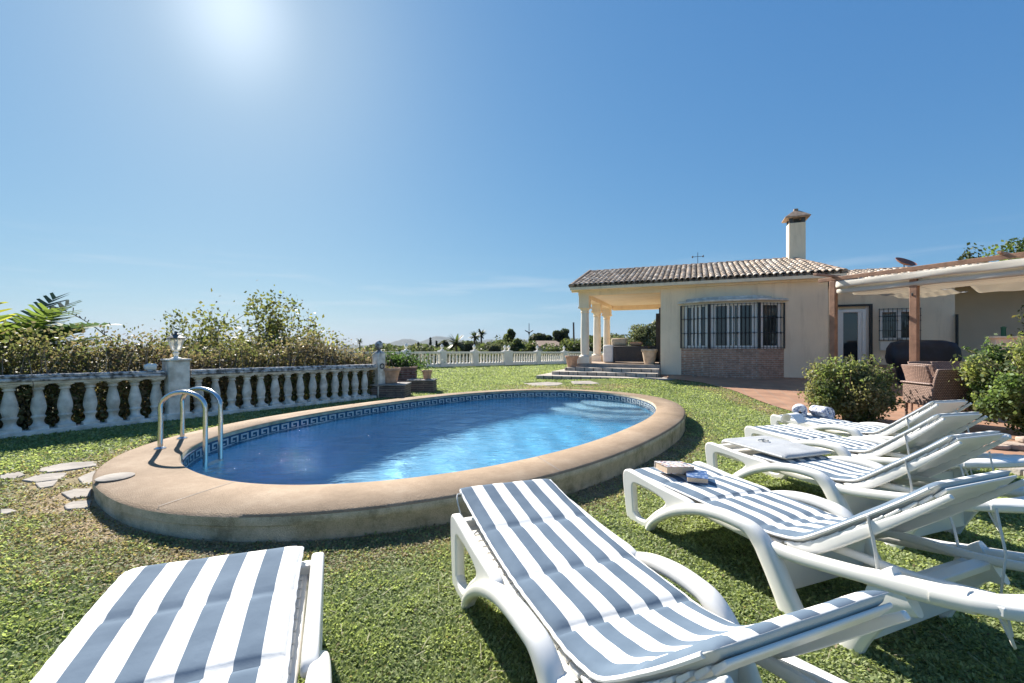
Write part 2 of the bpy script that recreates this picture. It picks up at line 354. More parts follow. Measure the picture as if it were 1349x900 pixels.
def m_roof():
    m, nt, p, out = newmat('clay_roof_tiles'); L = nt.links.new
    a = N(nt, 'ShaderNodeAttribute', attribute_name='Col'); tc = N(nt, 'ShaderNodeTexCoord')
    nz = N(nt, 'ShaderNodeTexNoise', i_Scale=7.0, i_Detail=7.0, i_Roughness=.7); L(tc.outputs['Object'], nz.inputs['Vector'])
    mx = N(nt, 'ShaderNodeMixRGB', blend_type='MULTIPLY', i_Fac=.85); L(a.outputs['Color'], mx.inputs[1]); L(ramp(nt, nz.outputs['Fac'], [(.3, (.55, .52, .5)), (.7, (1.25, 1.25, 1.25))]), mx.inputs[2])
    L(mx.outputs[0], p.inputs['Base Color']); p.inputs['Roughness'].default_value = .9; p.inputs['Specular IOR Level'].default_value = .1
    return m
M['roof'] = m_roof()
def m_wicker():
    m, nt, p, out = newmat('brown_wicker'); L = nt.links.new
    tc = N(nt, 'ShaderNodeTexCoord'); sx = N(nt, 'ShaderNodeSeparateXYZ'); L(tc.outputs['Object'], sx.inputs[0])
    ad = N(nt, 'ShaderNodeMath', operation='ADD'); L(sx.outputs[0], ad.inputs[0]); L(sx.outputs[1], ad.inputs[1])
    cb = N(nt, 'ShaderNodeCombineXYZ'); L(ad.outputs[0], cb.inputs[0]); L(sx.outputs[2], cb.inputs[1])
    b = N(nt, 'ShaderNodeTexBrick', i_Scale=1.0); b.inputs['Color1'].default_value = (.40, .265, .21, 1); b.inputs['Color2'].default_value = (.30, .195, .155, 1); b.inputs['Mortar'].default_value = (.10, .06, .045, 1)
    b.inputs['Brick Width'].default_value = .034; b.inputs['Row Height'].default_value = .026; b.inputs['Mortar Size'].default_value = .0045; L(cb.outputs[0], b.inputs['Vector'])
    L(b.outputs['Color'], p.inputs['Base Color']); p.inputs['Roughness'].default_value = .6
    bp = N(nt, 'ShaderNodeBump', i_Strength=.8, i_Distance=.006, invert=True); L(b.outputs['Fac'], bp.inputs['Height']); L(bp.outputs[0], p.inputs['Normal'])
    return m
M['wicker'] = m_wicker()
def m_hills():
    m, nt, p, out = newmat('hill_slopes'); L = nt.links.new
    tc = N(nt, 'ShaderNodeTexCoord'); nz = N(nt, 'ShaderNodeTexNoise', i_Scale=.012, i_Detail=9.0, i_Roughness=.7); L(tc.outputs['Object'], nz.inputs['Vector'])
    v = N(nt, 'ShaderNodeTexVoronoi', i_Scale=.03); L(tc.outputs['Object'], v.inputs['Vector'])
    c = ramp(nt, nz.outputs['Fac'], [(.35, (.02, .03, .016)), (.55, (.05, .055, .035)), (.72, (.10, .09, .065))])
    lt = N(nt, 'ShaderNodeMath', operation='LESS_THAN', i_1=.085); L(v.outputs['Distance'], lt.inputs[0])
    mx = N(nt, 'ShaderNodeMixRGB'); L(lt.outputs[0], mx.inputs[0]); L(c, mx.inputs[1]); mx.inputs[2].default_value = (.6, .57, .52, 1)
    L(mx.outputs[0], p.inputs['Base Color']); p.inputs['Roughness'].default_value = 1
    return m
M['hills'] = m_hills()

# ------------------------------------------------------------------ pool geometry
PC_IN = (-.393, 6.547, 3.705, 2.151, .949, 2.297); PC_OUT = (-.429, 6.433, 4.16, 2.565, .945, 2.31)
def sup(pc, n=240, off=0., th=None):
    th = np.linspace(0, 2*PI, n, endpoint=False) if th is None else th
    # even arc-length resample
    def ev(t):
        C, S = np.cos(t), np.sin(t); e = 2/pc[5]
        x = (pc[2]+off)*np.sign(C)*np.abs(C)**e; y = (pc[3]+off)*np.sign(S)*np.abs(S)**e
        c, s = math.cos(pc[4]), math.sin(pc[4]); return np.c_[pc[0]+x*c-y*s, pc[1]+x*s+y*c]
    t = np.linspace(0, 2*PI, 6001); p = ev(t); d = np.r_[0, np.cumsum(np.linalg.norm(np.diff(p, axis=0), axis=1))]
    tt = np.interp(np.linspace(0, d[-1], n, endpoint=False), d, t); return ev(tt)
def sup_val(pc, x, y):
    c, s = math.cos(pc[4]), math.sin(pc[4]); dx, dy = x-pc[0], y-pc[1]
    a = (dx*c+dy*s)/pc[2]; b = (-dx*s+dy*c)/pc[3]
    return (np.abs(a)**pc[5]+np.abs(b)**pc[5])**(1/pc[5])
COPE_Z, WATER_Z = .2, .055

# ------------------------------------------------------------------ terrace edge
TE = [(5.15, -3), (5.2, 4.0), (5.25, 7.0), (5.5, 9.0), (5.9, 11.6), (5.75, 13.2), (5.2, 14.2)]
def terr_edge(y): return np.interp(y, [p[1] for p in TE], [p[0] for p in TE])
STONES = []   # (poly) filled below
def dryness(x, y):
    q = sup_val(PC_OUT, x, y); d = (q-1)*np.where(True, 3.0, 0)
    nz = .5+.5*np.sin(x*5.1+1.3*np.sin(y*3.7))*np.sin(y*4.3+1.7*np.sin(x*2.9))
    near = sm(.62, .05, d)*(.55+.75*nz)*np.where(y < 6, 1., .5)
    near += sm(1.5, .2, np.hypot((x+3.1)/1.5, (y-3.9)/.9))*.5*(.2+.9*nz)
    near += sm(.55, 0, np.abs(x-(terr_edge(y)-.35)))*sm(6.5, 8.5, y)*(.4+.6*nz)
    near += .9*sm(1., .3, np.hypot((x-1.6)/3.0, (y-12.6)/1.2))*(.25+.9*nz)
    return np.clip(near, 0, 1)

# ------------------------------------------------------------------ ground sheet
def build_ground():
    def axis(lo, hi, step, far):
        mid = np.arange(lo, hi+1e-6, step); ex = np.geomspace(step*1.3, far, 46)
        return np.r_[(lo-ex)[::-1], mid, hi+ex]
    xs = axis(-8, 8, .15, 7000); ys = axis(-2, 14, .15, 7000)
    X, Y = np.meshgrid(xs, ys, indexing='ij'); Z = terrain(X, Y)
    V = np.c_[X.ravel(), Y.ravel(), Z.ravel()]; nx, ny = X.shape
    i = np.arange((nx)*(ny)).reshape(nx, ny); Fq = np.c_[i[:-1, :-1].ravel(), i[1:, :-1].ravel(), i[1:, 1:].ravel(), i[:-1, 1:].ravel()]
    cx = V[Fq].mean(1); keep = sup_val((PC_IN[0], PC_IN[1], PC_IN[2]+.22, PC_IN[3]+.22, PC_IN[4], PC_IN[5]), cx[:, 0], cx[:, 1]) > 1
    Fq = Fq[keep]
    d = dryness(V[:, 0], V[:, 1])[:, None]; o = sm(.2, 3, outside(V[:, 0], V[:, 1]))[:, None]
    green = np.array([.14, .165, .06]); dry = np.array([.36, .275, .18]); scrub = np.array([.085, .08, .04])
    c = green*(1-d)+dry*d; c = c*(1-o)+scrub*o
    o = npmesh('ground', V, Fq, M['ground'], col=c, smooth=True)
    tag(o, 'lawn and falling slope of the garden', kind='structure')
build_ground()

# grass: one uncountable mass
def build_grass():
    n = 3000000; r = np.exp(RNG.uniform(np.log(.75), np.log(33), n)); a = RNG.uniform(R(-66), R(66), n)
    x, y = r*np.sin(a), r*np.cos(a)-.25
    nz = np.sin(x*2.3+np.sin(y*1.7)*1.5)*np.sin(y*2.1+np.sin(x*1.9))
    d = dryness(x, y)
    ok = (sup_val(PC_OUT, x, y) > 1.004) & (outside(x, y) < -.12) & (x < terr_edge(y)-.02)
    ok &= RNG.random(n) > d*.72
    # house steps and plinths, stones
    for (cx, cy, ex, ey, rz) in BLOCKERS:
        c, s = math.cos(rz), math.sin(rz); px = (x-cx)*c+(y-cy)*s; py = -(x-cx)*s+(y-cy)*c
        ok &= ~((np.abs(px) < ex) & (np.abs(py) < ey))
    for (cx, cy, rad) in STONE_DISCS: ok &= np.hypot(x-cx, y-cy) > rad*.93
    x, y, r, d, nz = x[ok], y[ok], r[ok], d[ok], nz[ok]; n = len(x)
    wid = .0040*np.maximum(r/2.2, .55)**.75*RNG.uniform(.6, 1.5, n); hgt = .019*np.maximum(r/3., .8)**.30*RNG.uniform(.5, 1.5, n)*(1-.35*d)
    z = g(x, y); ph = RNG.uniform(0, 2*PI, n); lean = RNG.uniform(.55, 1.55, n)
    dirv = np.c_[np.cos(ph)*np.sin(lean), np.sin(ph)*np.sin(lean), np.cos(lean)]; side = np.c_[-np.sin(ph), np.cos(ph), RNG.normal(0, .3, n)]
    B = np.c_[x, y, z+RNG.uniform(0, .012, n)]; L = (hgt*1.25)[:, None]; w = wid[:, None]
    V = np.empty((n, 4, 3)); V[:, 0] = B; V[:, 1] = B+dirv*L*.55+side*w; V[:, 2] = B+dirv*L+np.array([0, 0, -.25])*L*lean[:, None]; V[:, 3] = B+dirv*L*.55-side*w
    fz = np.sin(x*9.1+2*np.sin(y*7.3))*np.sin(y*10.7+2*np.sin(x*8.1)); hgt_k = 1+.35*fz; V[:, 2, 2] += .006*fz; V[:, 1, 2] += .004*fz; V[:, 3, 2] += .004*fz
    t = np.clip(.5+.25*nz+.2*fz+RNG.normal(0, .24, n), 0, 1)[:, None]
    c = np.array([.215, .27, .11])*(1-t)+np.array([.41, .45, .235])*t
    dm = ((RNG.random(n) < d*.8+.02)[:, None])*1.
    c = c*(1-dm)+np.array([.36, .29, .18])*dm*RNG.uniform(.6, 1.2, (n, 1))+0*c
    c = np.clip(c*RNG.uniform(.7, 1.3, (n, 1)), 0, 1)
    # dead straws and clippings lying on the turf
    k = RNG.choice(np.where(r < 6)[0], 900, replace=False); q = RNG.uniform(0, 2*PI, 900); L2 = RNG.uniform(.03, .085, 900)[:, None]; dv = np.c_[np.cos(q), np.sin(q), RNG.uniform(-.05, .25, 900)]; sv = np.c_[-np.sin(q), np.cos(q), np.zeros(900)]*.0014
    Bk = B[k]+np.array([0, 0, .014]); V[k, 0] = Bk-sv; V[k, 1] = Bk+sv; V[k, 2] = Bk+dv*L2+sv; V[k, 3] = Bk+dv*L2-sv; c[k] = np.array([.55, .50, .36])
    o = npmesh('grass', V.reshape(-1, 3), np.arange(4*n).reshape(n, 4), M['grassleaf'], col=np.repeat(c, 4, 0))
    tag(o, 'short green lawn grass around the pool', 'grass', kind='stuff')
BLOCKERS = []; STONE_DISCS = []

# ------------------------------------------------------------------ pool
def loop_mesh(rings, mats_, name, parent, closed_first=False, smooth=True, mi=None, sharp=30):
    """rings: list of (n,3) arrays"""
    n = len(rings[0]); V = np.concatenate(rings); fs = []
    for i in range(len(rings)-1):
        for k in range(n): fs.append((i*n+k, i*n+(k+1) % n, (i+1)*n+(k+1) % n, (i+1)*n+k))
    if closed_first: fs.append(tuple(range((len(rings)-1)*n, len(rings)*n)))
    me = bpy.data.meshes.new(name); me.from_pydata([tuple(v) for v in V], [], fs); me.materials.append(mats_)
    if smooth:
        me.polygons.foreach_set('use_smooth', [True]*len(me.polygons)); me.set_sharp_from_angle(angle=R(sharp))
    o = bpy.data.objects.new(name, me); return link(o, parent)
def z3(p, z): return np.c_[p, np.full(len(p), z) if np.isscalar(z) else z]

pool = thing('swimming_pool', 'oval blue mosaic swimming pool with a broad pinkish beige coping', 'pool', (PC_IN[0], PC_IN[1], 0))
pool_inv = Matrix.Translation((-PC_IN[0], -PC_IN[1], 0))
def to_pool(o): o.data.transform(pool_inv); return o
n = 300
# align outer and inner samples by angle: sample inner, push outward along normal to the outer outline
pin = sup(PC_IN, n)
def push(p, d):
    t = np.roll(p, -1, 0)-np.roll(p, 1, 0); t /= np.linalg.norm(t, axis=1)[:, None]; return p+np.c_[t[:, 1], -t[:, 0]]*d
pout = sup(PC_OUT, n)
k0 = np.argmin(np.linalg.norm(pout-push(pin, .43)[0], axis=1)); pout = np.roll(pout, -k0, 0)
def lerp(a, b, t): return a*(1-t)+b*t
gb = g(pout[:, 0], pout[:, 1])-.06
rings = [z3(pin, COPE_Z-.045), z3(lerp(pin, pout, .012), COPE_Z-.012), z3(lerp(pin, pout, .035), COPE_Z), z3(lerp(pin, pout, .5), COPE_Z+.002), z3(lerp(pin, pout, .96), COPE_Z-.003), z3(pout, COPE_Z-.022),
         z3(lerp(pin, pout, 1.0), COPE_Z-.075), z3(lerp(pin, pout, .985), COPE_Z-.082), z3(lerp(pin, pout, .985), gb)]
to_pool(loop_mesh(rings, M['coping'], 'coping', pool, sharp=50))
# joints scored across the coping: thin dark grooves as a strip of their own
for fr in (.03, .155, .27, .40, .53, .66, .80, .915):
    i = int(fr*n); a, b = pin[i], pout[i]; a, b = lerp(a, b, .04), lerp(a, b, .955); t = (b-a)/np.linalg.norm(b-a); s_ = np.array([-t[1], t[0]])*.003
    z = COPE_Z+.0035
    to_pool(MB().add([(*(a-s_), z), (*(b-s_), z), (*(b+s_), z), (*(a+s_), z)], [(0, 1, 2, 3)]).build('coping_joint', M['grey_stone'], pool))
# tile border: backing + meander of pale tiles
wallp = push(pin, -.012)
Lw = np.linalg.norm(np.roll(pin, -1, 0)-pin, axis=1).sum()
to_pool(loop_mesh([z3(pin, COPE_Z-.045), z3(wallp, COPE_Z-.05), z3(wallp, -.10)], M['tile_dark'], 'tile_border', pool))
per = int(round(Lw/.17)); fine = sup(PC_IN, per*12); fine = push(fine, -.0155)
gm = MB(); z0 = WATER_Z-.005; ch = .088/7
def seg(i0, i1, r0, r1):
    for i in range(i0, i1):
        a, b = fine[i % len(fine)], fine[(i+1) % len(fine)]
        gm.add([(*a, z0+r0*ch), (*b, z0+r0*ch), (*b, z0+r1*ch), (*a, z0+r1*ch)], [(0, 1, 2, 3)])
for k in range(per):
    b = k*12
    seg(b, b+2, 0, 7); seg(b+2, b+9, 5.6, 7); seg(b+7, b+9, 1.9, 5.6); seg(b+4, b+7, 1.9, 3.2); seg(b+2, b+12, -.4, .8)
to_pool(gm.build('tile_meander', M['tile_light'], pool))
# basin
def depth(p):
    c, s = math.cos(PC_IN[4]), math.sin(PC_IN[4]); a = (p[:, 0]-PC_IN[0])*c+(p[:, 1]-PC_IN[1])*s
    return -1.25+.30*sm(-2.5, 3.0, a)
rr = [z3(wallp, -.10), z3(push(pin, -.014), -.7)]
for f_ in (.12, .2, .35, .6, .85, .98):
    ctr = np.array(PC_IN[:2]); p = pin+(ctr-pin)*(f_-.1 if f_ > .12 else .012)
    rr.append(z3(p, depth(p) if f_ > .12 else depth(p)+.15))
basin = to_pool(loop_mesh(rr, M['mosaic'], 'basin', pool, closed_first=True))
# entry steps at the far right end
ce, se = math.cos(PC_IN[4]), math.sin(PC_IN[4]); tip = np.array(PC_IN[:2])+np.array([ce, se])*3.68+np.array([se, -ce])*.55
for k, (rad, zt) in enumerate(((.75, -.17), (1.1, -.42), (1.45, -.68))):
    th = np.linspace(0, 2*PI, 60, endpoint=False); poly = np.c_[tip[0]+rad*np.cos(th), tip[1]+rad*np.sin(th)]
    q = sup_val((PC_IN[0], PC_IN[1], PC_IN[2]-.02, PC_IN[3]-.02, PC_IN[4], PC_IN[5]), poly[:, 0], poly[:, 1])
    ctr = np.array(PC_IN[:2]); poly = np.where((q > 1)[:, None], ctr+(poly-ctr)/q[:, None], poly)
    to_pool(MB().prism([tuple(p) for p in poly], -1.1+.002*k, zt).build('entry_step', mat('pale_step_mosaic', (.45, .62, .70), .5, .1, 20) if k == 0 else bpy.data.materials['pale_step_mosaic'], pool))
sk = W(152, 629.5, F_PX*(CAM_H-COPE_Z)/(629.5-V0))
lid = MB().lathe([(.115, .0), (.115, .006), (.105, .010), (.02, .011)], (sk.x, sk.y, COPE_Z+.003), 40)
lid = to_pool(lid.build('skimmer_lid', M['flagstone'], pool, smooth=True)); lid['label'] = 'round pale skimmer lid set in the coping'

# water surface, real ripples
def build_water():
    ctr = np.array(PC_IN[:2]); ringsN, m = 120, 460; p = push(sup(PC_IN, m), -.010)
    ts = np.linspace(1, 0.004, ringsN); P = (ctr+(p-ctr)[None]*ts[:, None, None]).reshape(-1, 2)
    x, y = P[:, 0], P[:, 1]; z = np.zeros(len(P)); rng = np.random.default_rng(5)
    for i in range(26):
        lam = rng.uniform(.16, .62); th = rng.normal(R(65), .75); k = 2*PI/lam
        z += .0030*lam*rng.uniform(.4, 1.)*np.sin(k*(x*math.cos(th)+y*math.sin(th))+rng.uniform(0, 6.3)+1.2*np.sin(.9*x+.7*y*rng.normal()))
    z *= .9
    V = np.c_[P, WATER_Z+z]; i = np.arange(ringsN*m).reshape(ringsN, m); j = np.roll(i, -1, 1)
    Fq = np.c_[i[:-1].ravel(), j[:-1].ravel(), j[1:].ravel(), i[1:].ravel()]
    o = npmesh('water', V, Fq, M['water'], smooth=True); tag(o, 'clear rippled blue water filling the pool', kind='structure')
    return o
water = build_water()
water.cycles.is_caustics_caster = True
basin.cycles.is_caustics_receiver = True
for o in pool.children:
    if o.name.startswith('entry_step'): o.cycles.is_caustics_receiver = True

# pool ladder
def build_ladder():
    z0 = COPE_Z
    def on(u, v, z): Y = F_PX*(CAM_H-z)/(v-V0); return np.array([(u-U0)/F_PX*Y, Y])
    A1, A2 = on(211, 591.5, z0), on(240, 578, z0)           # outer feet (near, far)
    c, s = math.cos(PC_IN[4]), math.sin(PC_IN[4])
    t = thing('pool_ladder', 'stainless steel ladder with two hooped handrails at the left end of the pool', 'pool ladder', (*A1, z0))
    d = np.array([.72, .06]); dn = d/np.linalg.norm(d)
    B1 = on(270.5, 603, WATER_Z+.06); B2 = on(290.5, 596, WATER_Z+.06)
    for A, B in ((A1, B1), (A2, B2)):
        mb = MB(); A_, B_ = np.array(A), np.array(B); pts = [(*A_, 0), (*lerp(A_, B_, .01), .30)]
        top = .64
        for k in range(0, 13):
            q = PI-k*PI/12; f_ = .5+.5*math.cos(q); pts.append((*lerp(A_, B_, f_), .40+.155*math.sin(q)))
        pts += [(*B_, .2), (*B_, -.2), (*B_, -1.2)]
        mb.tube([(p[0]-A1[0], p[1]-A1[1], p[2]) for p in pts], .0215, 16); mb.build('handrail', M['steel'], t, smooth=True)
        MB().lathe([(.05, .002), (.05, .008), (.03, .02), (.022, .024)], (A_[0]-A1[0], A_[1]-A1[1], 0), 24).build('flange', M['steel'], t, smooth=True)
    for z in (-.22, -.50, -.78):
        cx, cy = (B1+B2)/2-A1; an = math.atan2(*(B2-B1)[::-1])
        MB().box((cx, cy, z), (np.linalg.norm(B2-B1), .08, .03), an).build('tread', M['plastic'], t, bevel=.006)
build_ladder()

# ------------------------------------------------------------------ sun loungers
def side_loop():
    """front leg loop as a moulded plate with a hole (s,z)"""
    outer = cr([(.035, 0), (.012, .06), (-.01, .16), (-.03, .27), (-.028, .318), (.0, .338), (.045, .338), (.15, .330), (.3, .318), (.46, .312), (.56, .308), (.60, .285), (.52, .245), (.42, .19), (.33, .125), (.26, .05), (.225, .0)], 5)
    hole = cr([(.075, .075), (.062, .17), (.055, .25), (.085, .285), (.2, .288), (.32, .278), (.395, .255), (.385, .215), (.30, .145), (.235, .08), (.20, .05), (.12, .045), (.075, .075)], 5)[:-1]
    cu = bpy.data.curves.new('tmp', 'CURVE'); cu.dimensions = '2D'; cu.fill_mode = 'BOTH'; cu.extrude = .012; cu.bevel_depth = .012; cu.bevel_resolution = 2
    for pl in (outer, hole):
        sp = cu.splines.new('POLY'); sp.points.add(len(pl)-1); sp.use_cyclic_u = True
        for q, p in zip(sp.points, pl): q.co = (p[0], p[1], 0, 1)
    ob = bpy.data.objects.new('tmp', cu); COL.objects.link(ob); dg = bpy.context.evaluated_depsgraph_get()
    me = bpy.data.meshes.new_from_object(ob.evaluated_get(dg)); bpy.data.objects.remove(ob); bpy.data.curves.remove(cu)
    me.transform(Matrix.Rotation(R(90), 4, 'X'))           # (s,z) plane upright: x=s, z=z
    me.polygons.foreach_set('use_smooth', [True]*len(me.polygons)); me.set_sharp_from_angle(angle=R(35))
    me.materials.clear(); me.materials.append(M['plastic']); return me
LOOP = side_loop()
BACK_PATH = [(1.04, .300), (1.12, .312), (1.2, .335), (1.3, .405), (1.42, .500), (1.52, .580), (1.62, .665), (1.70, .738)]
def zoff(path, d):
    out = []
    for i, p in enumerate(path):
        a, b = path[max(i-1, 0)], path[min(i+1, len(path)-1)]; t = np.array([b[0]-a[0], b[1]-a[1]]); t /= np.linalg.norm(t); out.append((p[0]-t[1]*d, p[1]+t[0]*d))
    return out
MESHES = {}
def lounger_frame():
    P = {}
    for sd in (-1, 1):
        me = LOOP.copy(); me.transform(Matrix.Translation((0, sd*.318, 0)))
        P.setdefault('leg', []).append(me)
        mb = MB(); t = sd*.332
        arch = cr([(.225, .0), (.275, .075), (.37, .155), (.5, .235), (.66, .300), (.80, .328), (.92, .331), (.995, .320), (1.058, .272), (1.108, .20), (1.160, .11), (1.222, .0)], 5); m = len(arch)
        mb.sweep([(p[0], t+sd*.012*math.sin(PI*min(1, i/40)), p[1]) for i, p in enumerate(arch)], [(.024+.012*sm(.1, .5, i/m), .017+.014*sm(0, .35, i/m)+.021*sm(.56, .78, i/m)+.010*sm(.9, 1, i/m)) for i in range(m)], n=18, e=2.7)
        P.setdefault('armrest', []).append(mb)
        mb = MB(); rp = cr([(1.08, .27), (1.2, .278), (1.32, .298), (1.45, .322), (1.52, .336), (1.66, .362), (1.8, .395)], 4); m = len(rp)
        mb.sweep([(p[0], sd*.318, p[1]) for p in rp], [(.028, .028+.008*sm(.5, .8, i/m)) for i in range(m)])
        mb.sweep([(p[0], sd*.275, p[1]) for p in cr([(.03, .268), (.4, .265), (.8, .262), (1.1, .255)], 3)], [(.014, .022)]*10)
        P.setdefault('rail', []).append(mb)
        mb = MB(); lg = cr([(1.62, .335), (1.56, .29), (1.51, .18), (1.46, .08), (1.43, 0)], 4); m = len(lg)
        mb.sweep([(p[0], sd*.312, p[1]) for p in lg], [(.027, .085-.04*sm(0, .5, i/m)) for i in range(m)])
        P.setdefault('leg', []).append(mb)
        mb = MB(); mb.sweep(cr([(1.22, sd*.2, .335), (1.4, sd*.215, .352), (1.6, sd*.225, .362), (1.82, sd*.23, .40)], 3), [(.014, .018)]*10)
        P.setdefault('prop', []).append(mb)
        mb = MB().box((1.845, sd*.322, .408), (.075, .035, .032)); P.setdefault('clip', []).append(mb)
        mb = MB(); p0 = (1.47, sd*.275, .55); mb.sweep(cr([p0, (1.50, sd*.285, .44), (1.515, sd*.29, .36), (1.53, sd*.292, .30)], 4), [(.011, .002)]*13); P.setdefault('strap', []).append(mb)
    mb = MB(); mb.sweep([(1.75, -.04, .65), (1.78, -.05, .5), (1.77, -.05, .36), (1.8, -.05, .22)], [(.009, .002)]*4); P['strap'].append(mb)
    mb = MB(); mb.sweep(cr([(1.86, -.30, .385), (1.88, -.28, .30), (1.86, -.22, .27), (1.80, -.16, .33), (1.78, -.15, .385)], 4), [(.009, .002)]*17); P['strap'].append(mb)
    # curved tail
    mb = MB(); th = np.linspace(-PI/2, PI/2, 17); cen = [(1.80+.26*math.cos(a), .318*math.sin(a)*(1), .395+.055*math.cos(a)) for a in th]
    cen = [(1.70, -.318, .372)]+cen+[(1.70, .318, .372)]; vs = []; m = len(cen)
    for i, p in enumerate(cen):
        a, b = np.array(cen[max(i-1, 0)]), np.array(cen[min(i+1, m-1)]); t = (b-a)/np.linalg.norm(b-a); lat = np.cross(t, [0, 0, 1]); lat /= np.linalg.norm(lat)
        wv = .032+.05*math.sin(PI*i/(m-1))**1.0
        off = -lat*(.05*math.sin(PI*i/(m-1)))
        for k in range(14):
            q = 2*PI*(k+.5)/14; C, S = math.cos(q), math.sin(q); x = wv*math.copysign(abs(C)**.6, C); y = .030*math.copysign(abs(S)**.6, S)
            vs.append(tuple(np.array(p)+off+lat*x+np.array([0, 0, y])))
    fs = [(i*14+k, i*14+(k+1) % 14, (i+1)*14+(k+1) % 14, (i+1)*14+k) for i in range(m-1) for k in range(14)]+[tuple(range(14))[::-1], tuple((m-1)*14+k for k in range(14))]
    mb.add(vs, fs); P['tail'] = [mb]
    P['cross_brace'] = [MB().box(c_, d_) for c_, d_ in (((1.5, 0, .15), (.025, .60, .13)), ((1.56, 0, .30), (.05, .6, .05)), ((1.13, 0, .16), (.03, .62, .17)), ((.02, 0, .300), (.05, .6, .05)), ((1.62, 0, .345), (.05, .44, .03)))]
    mb = MB()
    for i in range(17): mb.box((.05+i*.064, 0, .284), (.056, .54, .016))
    P['seat'] = [mb]
    mb = MB(); bp = cr(zoff(BACK_PATH[1:], -.012), 4)
    for i in range(0, len(bp)-2, 2):
        a, b = np.array(bp[i]), np.array(bp[i+2]); c = (a+b)/2; L_ = np.linalg.norm(b-a); t = (b-a)/L_; nn = np.array([-t[1], t[0]])
        hw = .275-.02*sm(1.55, 1.7, c[0])
        q = [a-nn*.012-t*.004, b-nn*.002-t*.006, b+nn*.008-t*.006, a+nn*.004-t*.004]
        mb.add([(p[0], s_*hw, p[1]) for s_ in (-1, 1) for p in q], [(0, 1, 2, 3), (7, 6, 5, 4), (0, 4, 5, 1), (1, 5, 6, 2), (2, 6, 7, 3), (3, 7, 4, 0)])
    for sd in (-1, 1):
        m = len(bp); mb.sweep([(p[0]+.014, sd*.268, p[1]-.018) for p in bp], [(.009, .028-.018*sm(.3, 1, i/m)) for i in range(m)])
    P['backrest'] = [mb]
    return P
def prof_cushion(mb_path, hw, th, nshift, creases, top_mat, name, parent, tfn=None, uvflip=False, nstripe=4.5, sag=None):
    """cushion slab along an (s,z) path of its TOP surface"""
    P = np.array(cr(mb_path, 10)); d = np.r_[0, np.cumsum(np.linalg.norm(np.diff(P, axis=0), axis=1))]
    ln = np.arange(0, d[-1], .016); S = np.interp(ln, d, P[:, 0]); Zs = np.interp(ln, d, P[:, 1]); m = len(ln)
    T = np.gradient(S), np.gradient(Zs); tl = np.hypot(*T); nx, nz = -T[1]/tl, T[0]/tl
    nt_ = 29; tt = np.linspace(-1, 1, nt_); vs = []; uv = []
    rng = np.random.default_rng(int(nshift*1000)+len(mb_path))
    ph = rng.uniform(0, 6, 6)
    for i in range(m):
        cd = min([abs(ln[i]-c) for c in creases]+[9]); fd_ = abs(ln[i]-creases[0]) if creases else 9; cr_ = .010*math.exp(-(fd_/.010)**2)+.007*math.exp(-(cd/.016)**2)+.003*math.exp(-(cd/.05)**2)
        ed = min(ln[i], ln[-1]-ln[i]); endr = 1-math.exp(-(ed/.014)**1.3)*.85
        for side_ in (0, 1):
            for j in range(nt_):
                q = tt[j] if side_ == 0 else -tt[j]; edge = (1-abs(q)**14)**.5 if abs(q) < 1 else 0
                h_ = (.5*th*endr)*(max(edge, .12)) if side_ == 0 else -(.5*th*endr)*(max(edge, .12))
                off = -.5*th+h_-(cr_ if side_ == 0 else 0)*edge
                off += .0010*math.sin(ln[i]*17+q*3+ph[0])*math.sin(q*5+ln[i]*7+ph[1])+.0005*math.sin(ln[i]*51+ph[2]+2*q)
                y = q*hw*(1-.012*math.exp(-(ed/.03)**2))+.004*math.sin(ln[i]*6+ph[3])
                vs.append((S[i]+nx[i]*off, y, Zs[i]+nz[i]*off)); uv.append((q*(-1 if uvflip else 1)*nstripe/2+nshift, ln[i]))
    w2 = 2*nt_; fs = []; mi = []
    for i in range(m-1):
        for j in range(w2):
            a, b = i*w2+j, i*w2+(j+1) % w2; fs.append((a, b, b+w2, a+w2)); mi.append(0 if j < nt_-1 else 1)
    fs.append(tuple(range(w2))[::-1]); mi.append(1); fs.append(tuple((m-1)*w2+j for j in range(w2))); mi.append(1)
    me = bpy.data.meshes.new(name); me.from_pydata(vs, [], fs); me.materials.append(top_mat); me.materials.append(M['pale_cloth'])
    me.polygons.foreach_set('material_index', mi); me.polygons.foreach_set('use_smooth', [True]*len(fs))
    ul = me.uv_layers.new(name='UVMap'); li = np.empty(len(me.loops), int); me.loops.foreach_get('vertex_index', li)
    ul.data.foreach_set('uv', np.array(uv)[li].astype(np.float32).ravel())
    bm = bmesh.new(); bm.from_mesh(me); bmesh.ops.recalc_face_normals(bm, faces=bm.faces); bm.to_mesh(me); bm.free()
    me.set_sharp_from_angle(angle=R(75))
    o = bpy.data.objects.new(name, me); link(o, parent)
    for q in (-1, 1):
        b_ = MB(); idx_ = range(1, m-1, 2); b_.tube([(S[i]-nx[i]*.5*th, q*(hw*(1-.012*math.exp(-(min(ln[i], ln[-1]-ln[i])/.03)**2)))+.004*math.sin(ln[i]*6+ph[3])+.0015*math.sin(ln[i]*90), Zs[i]-nz[i]*.5*th) for i in idx_], .0065, 7)
        b_.build('piping', M['white_fabric'], o, smooth=True)
    return o

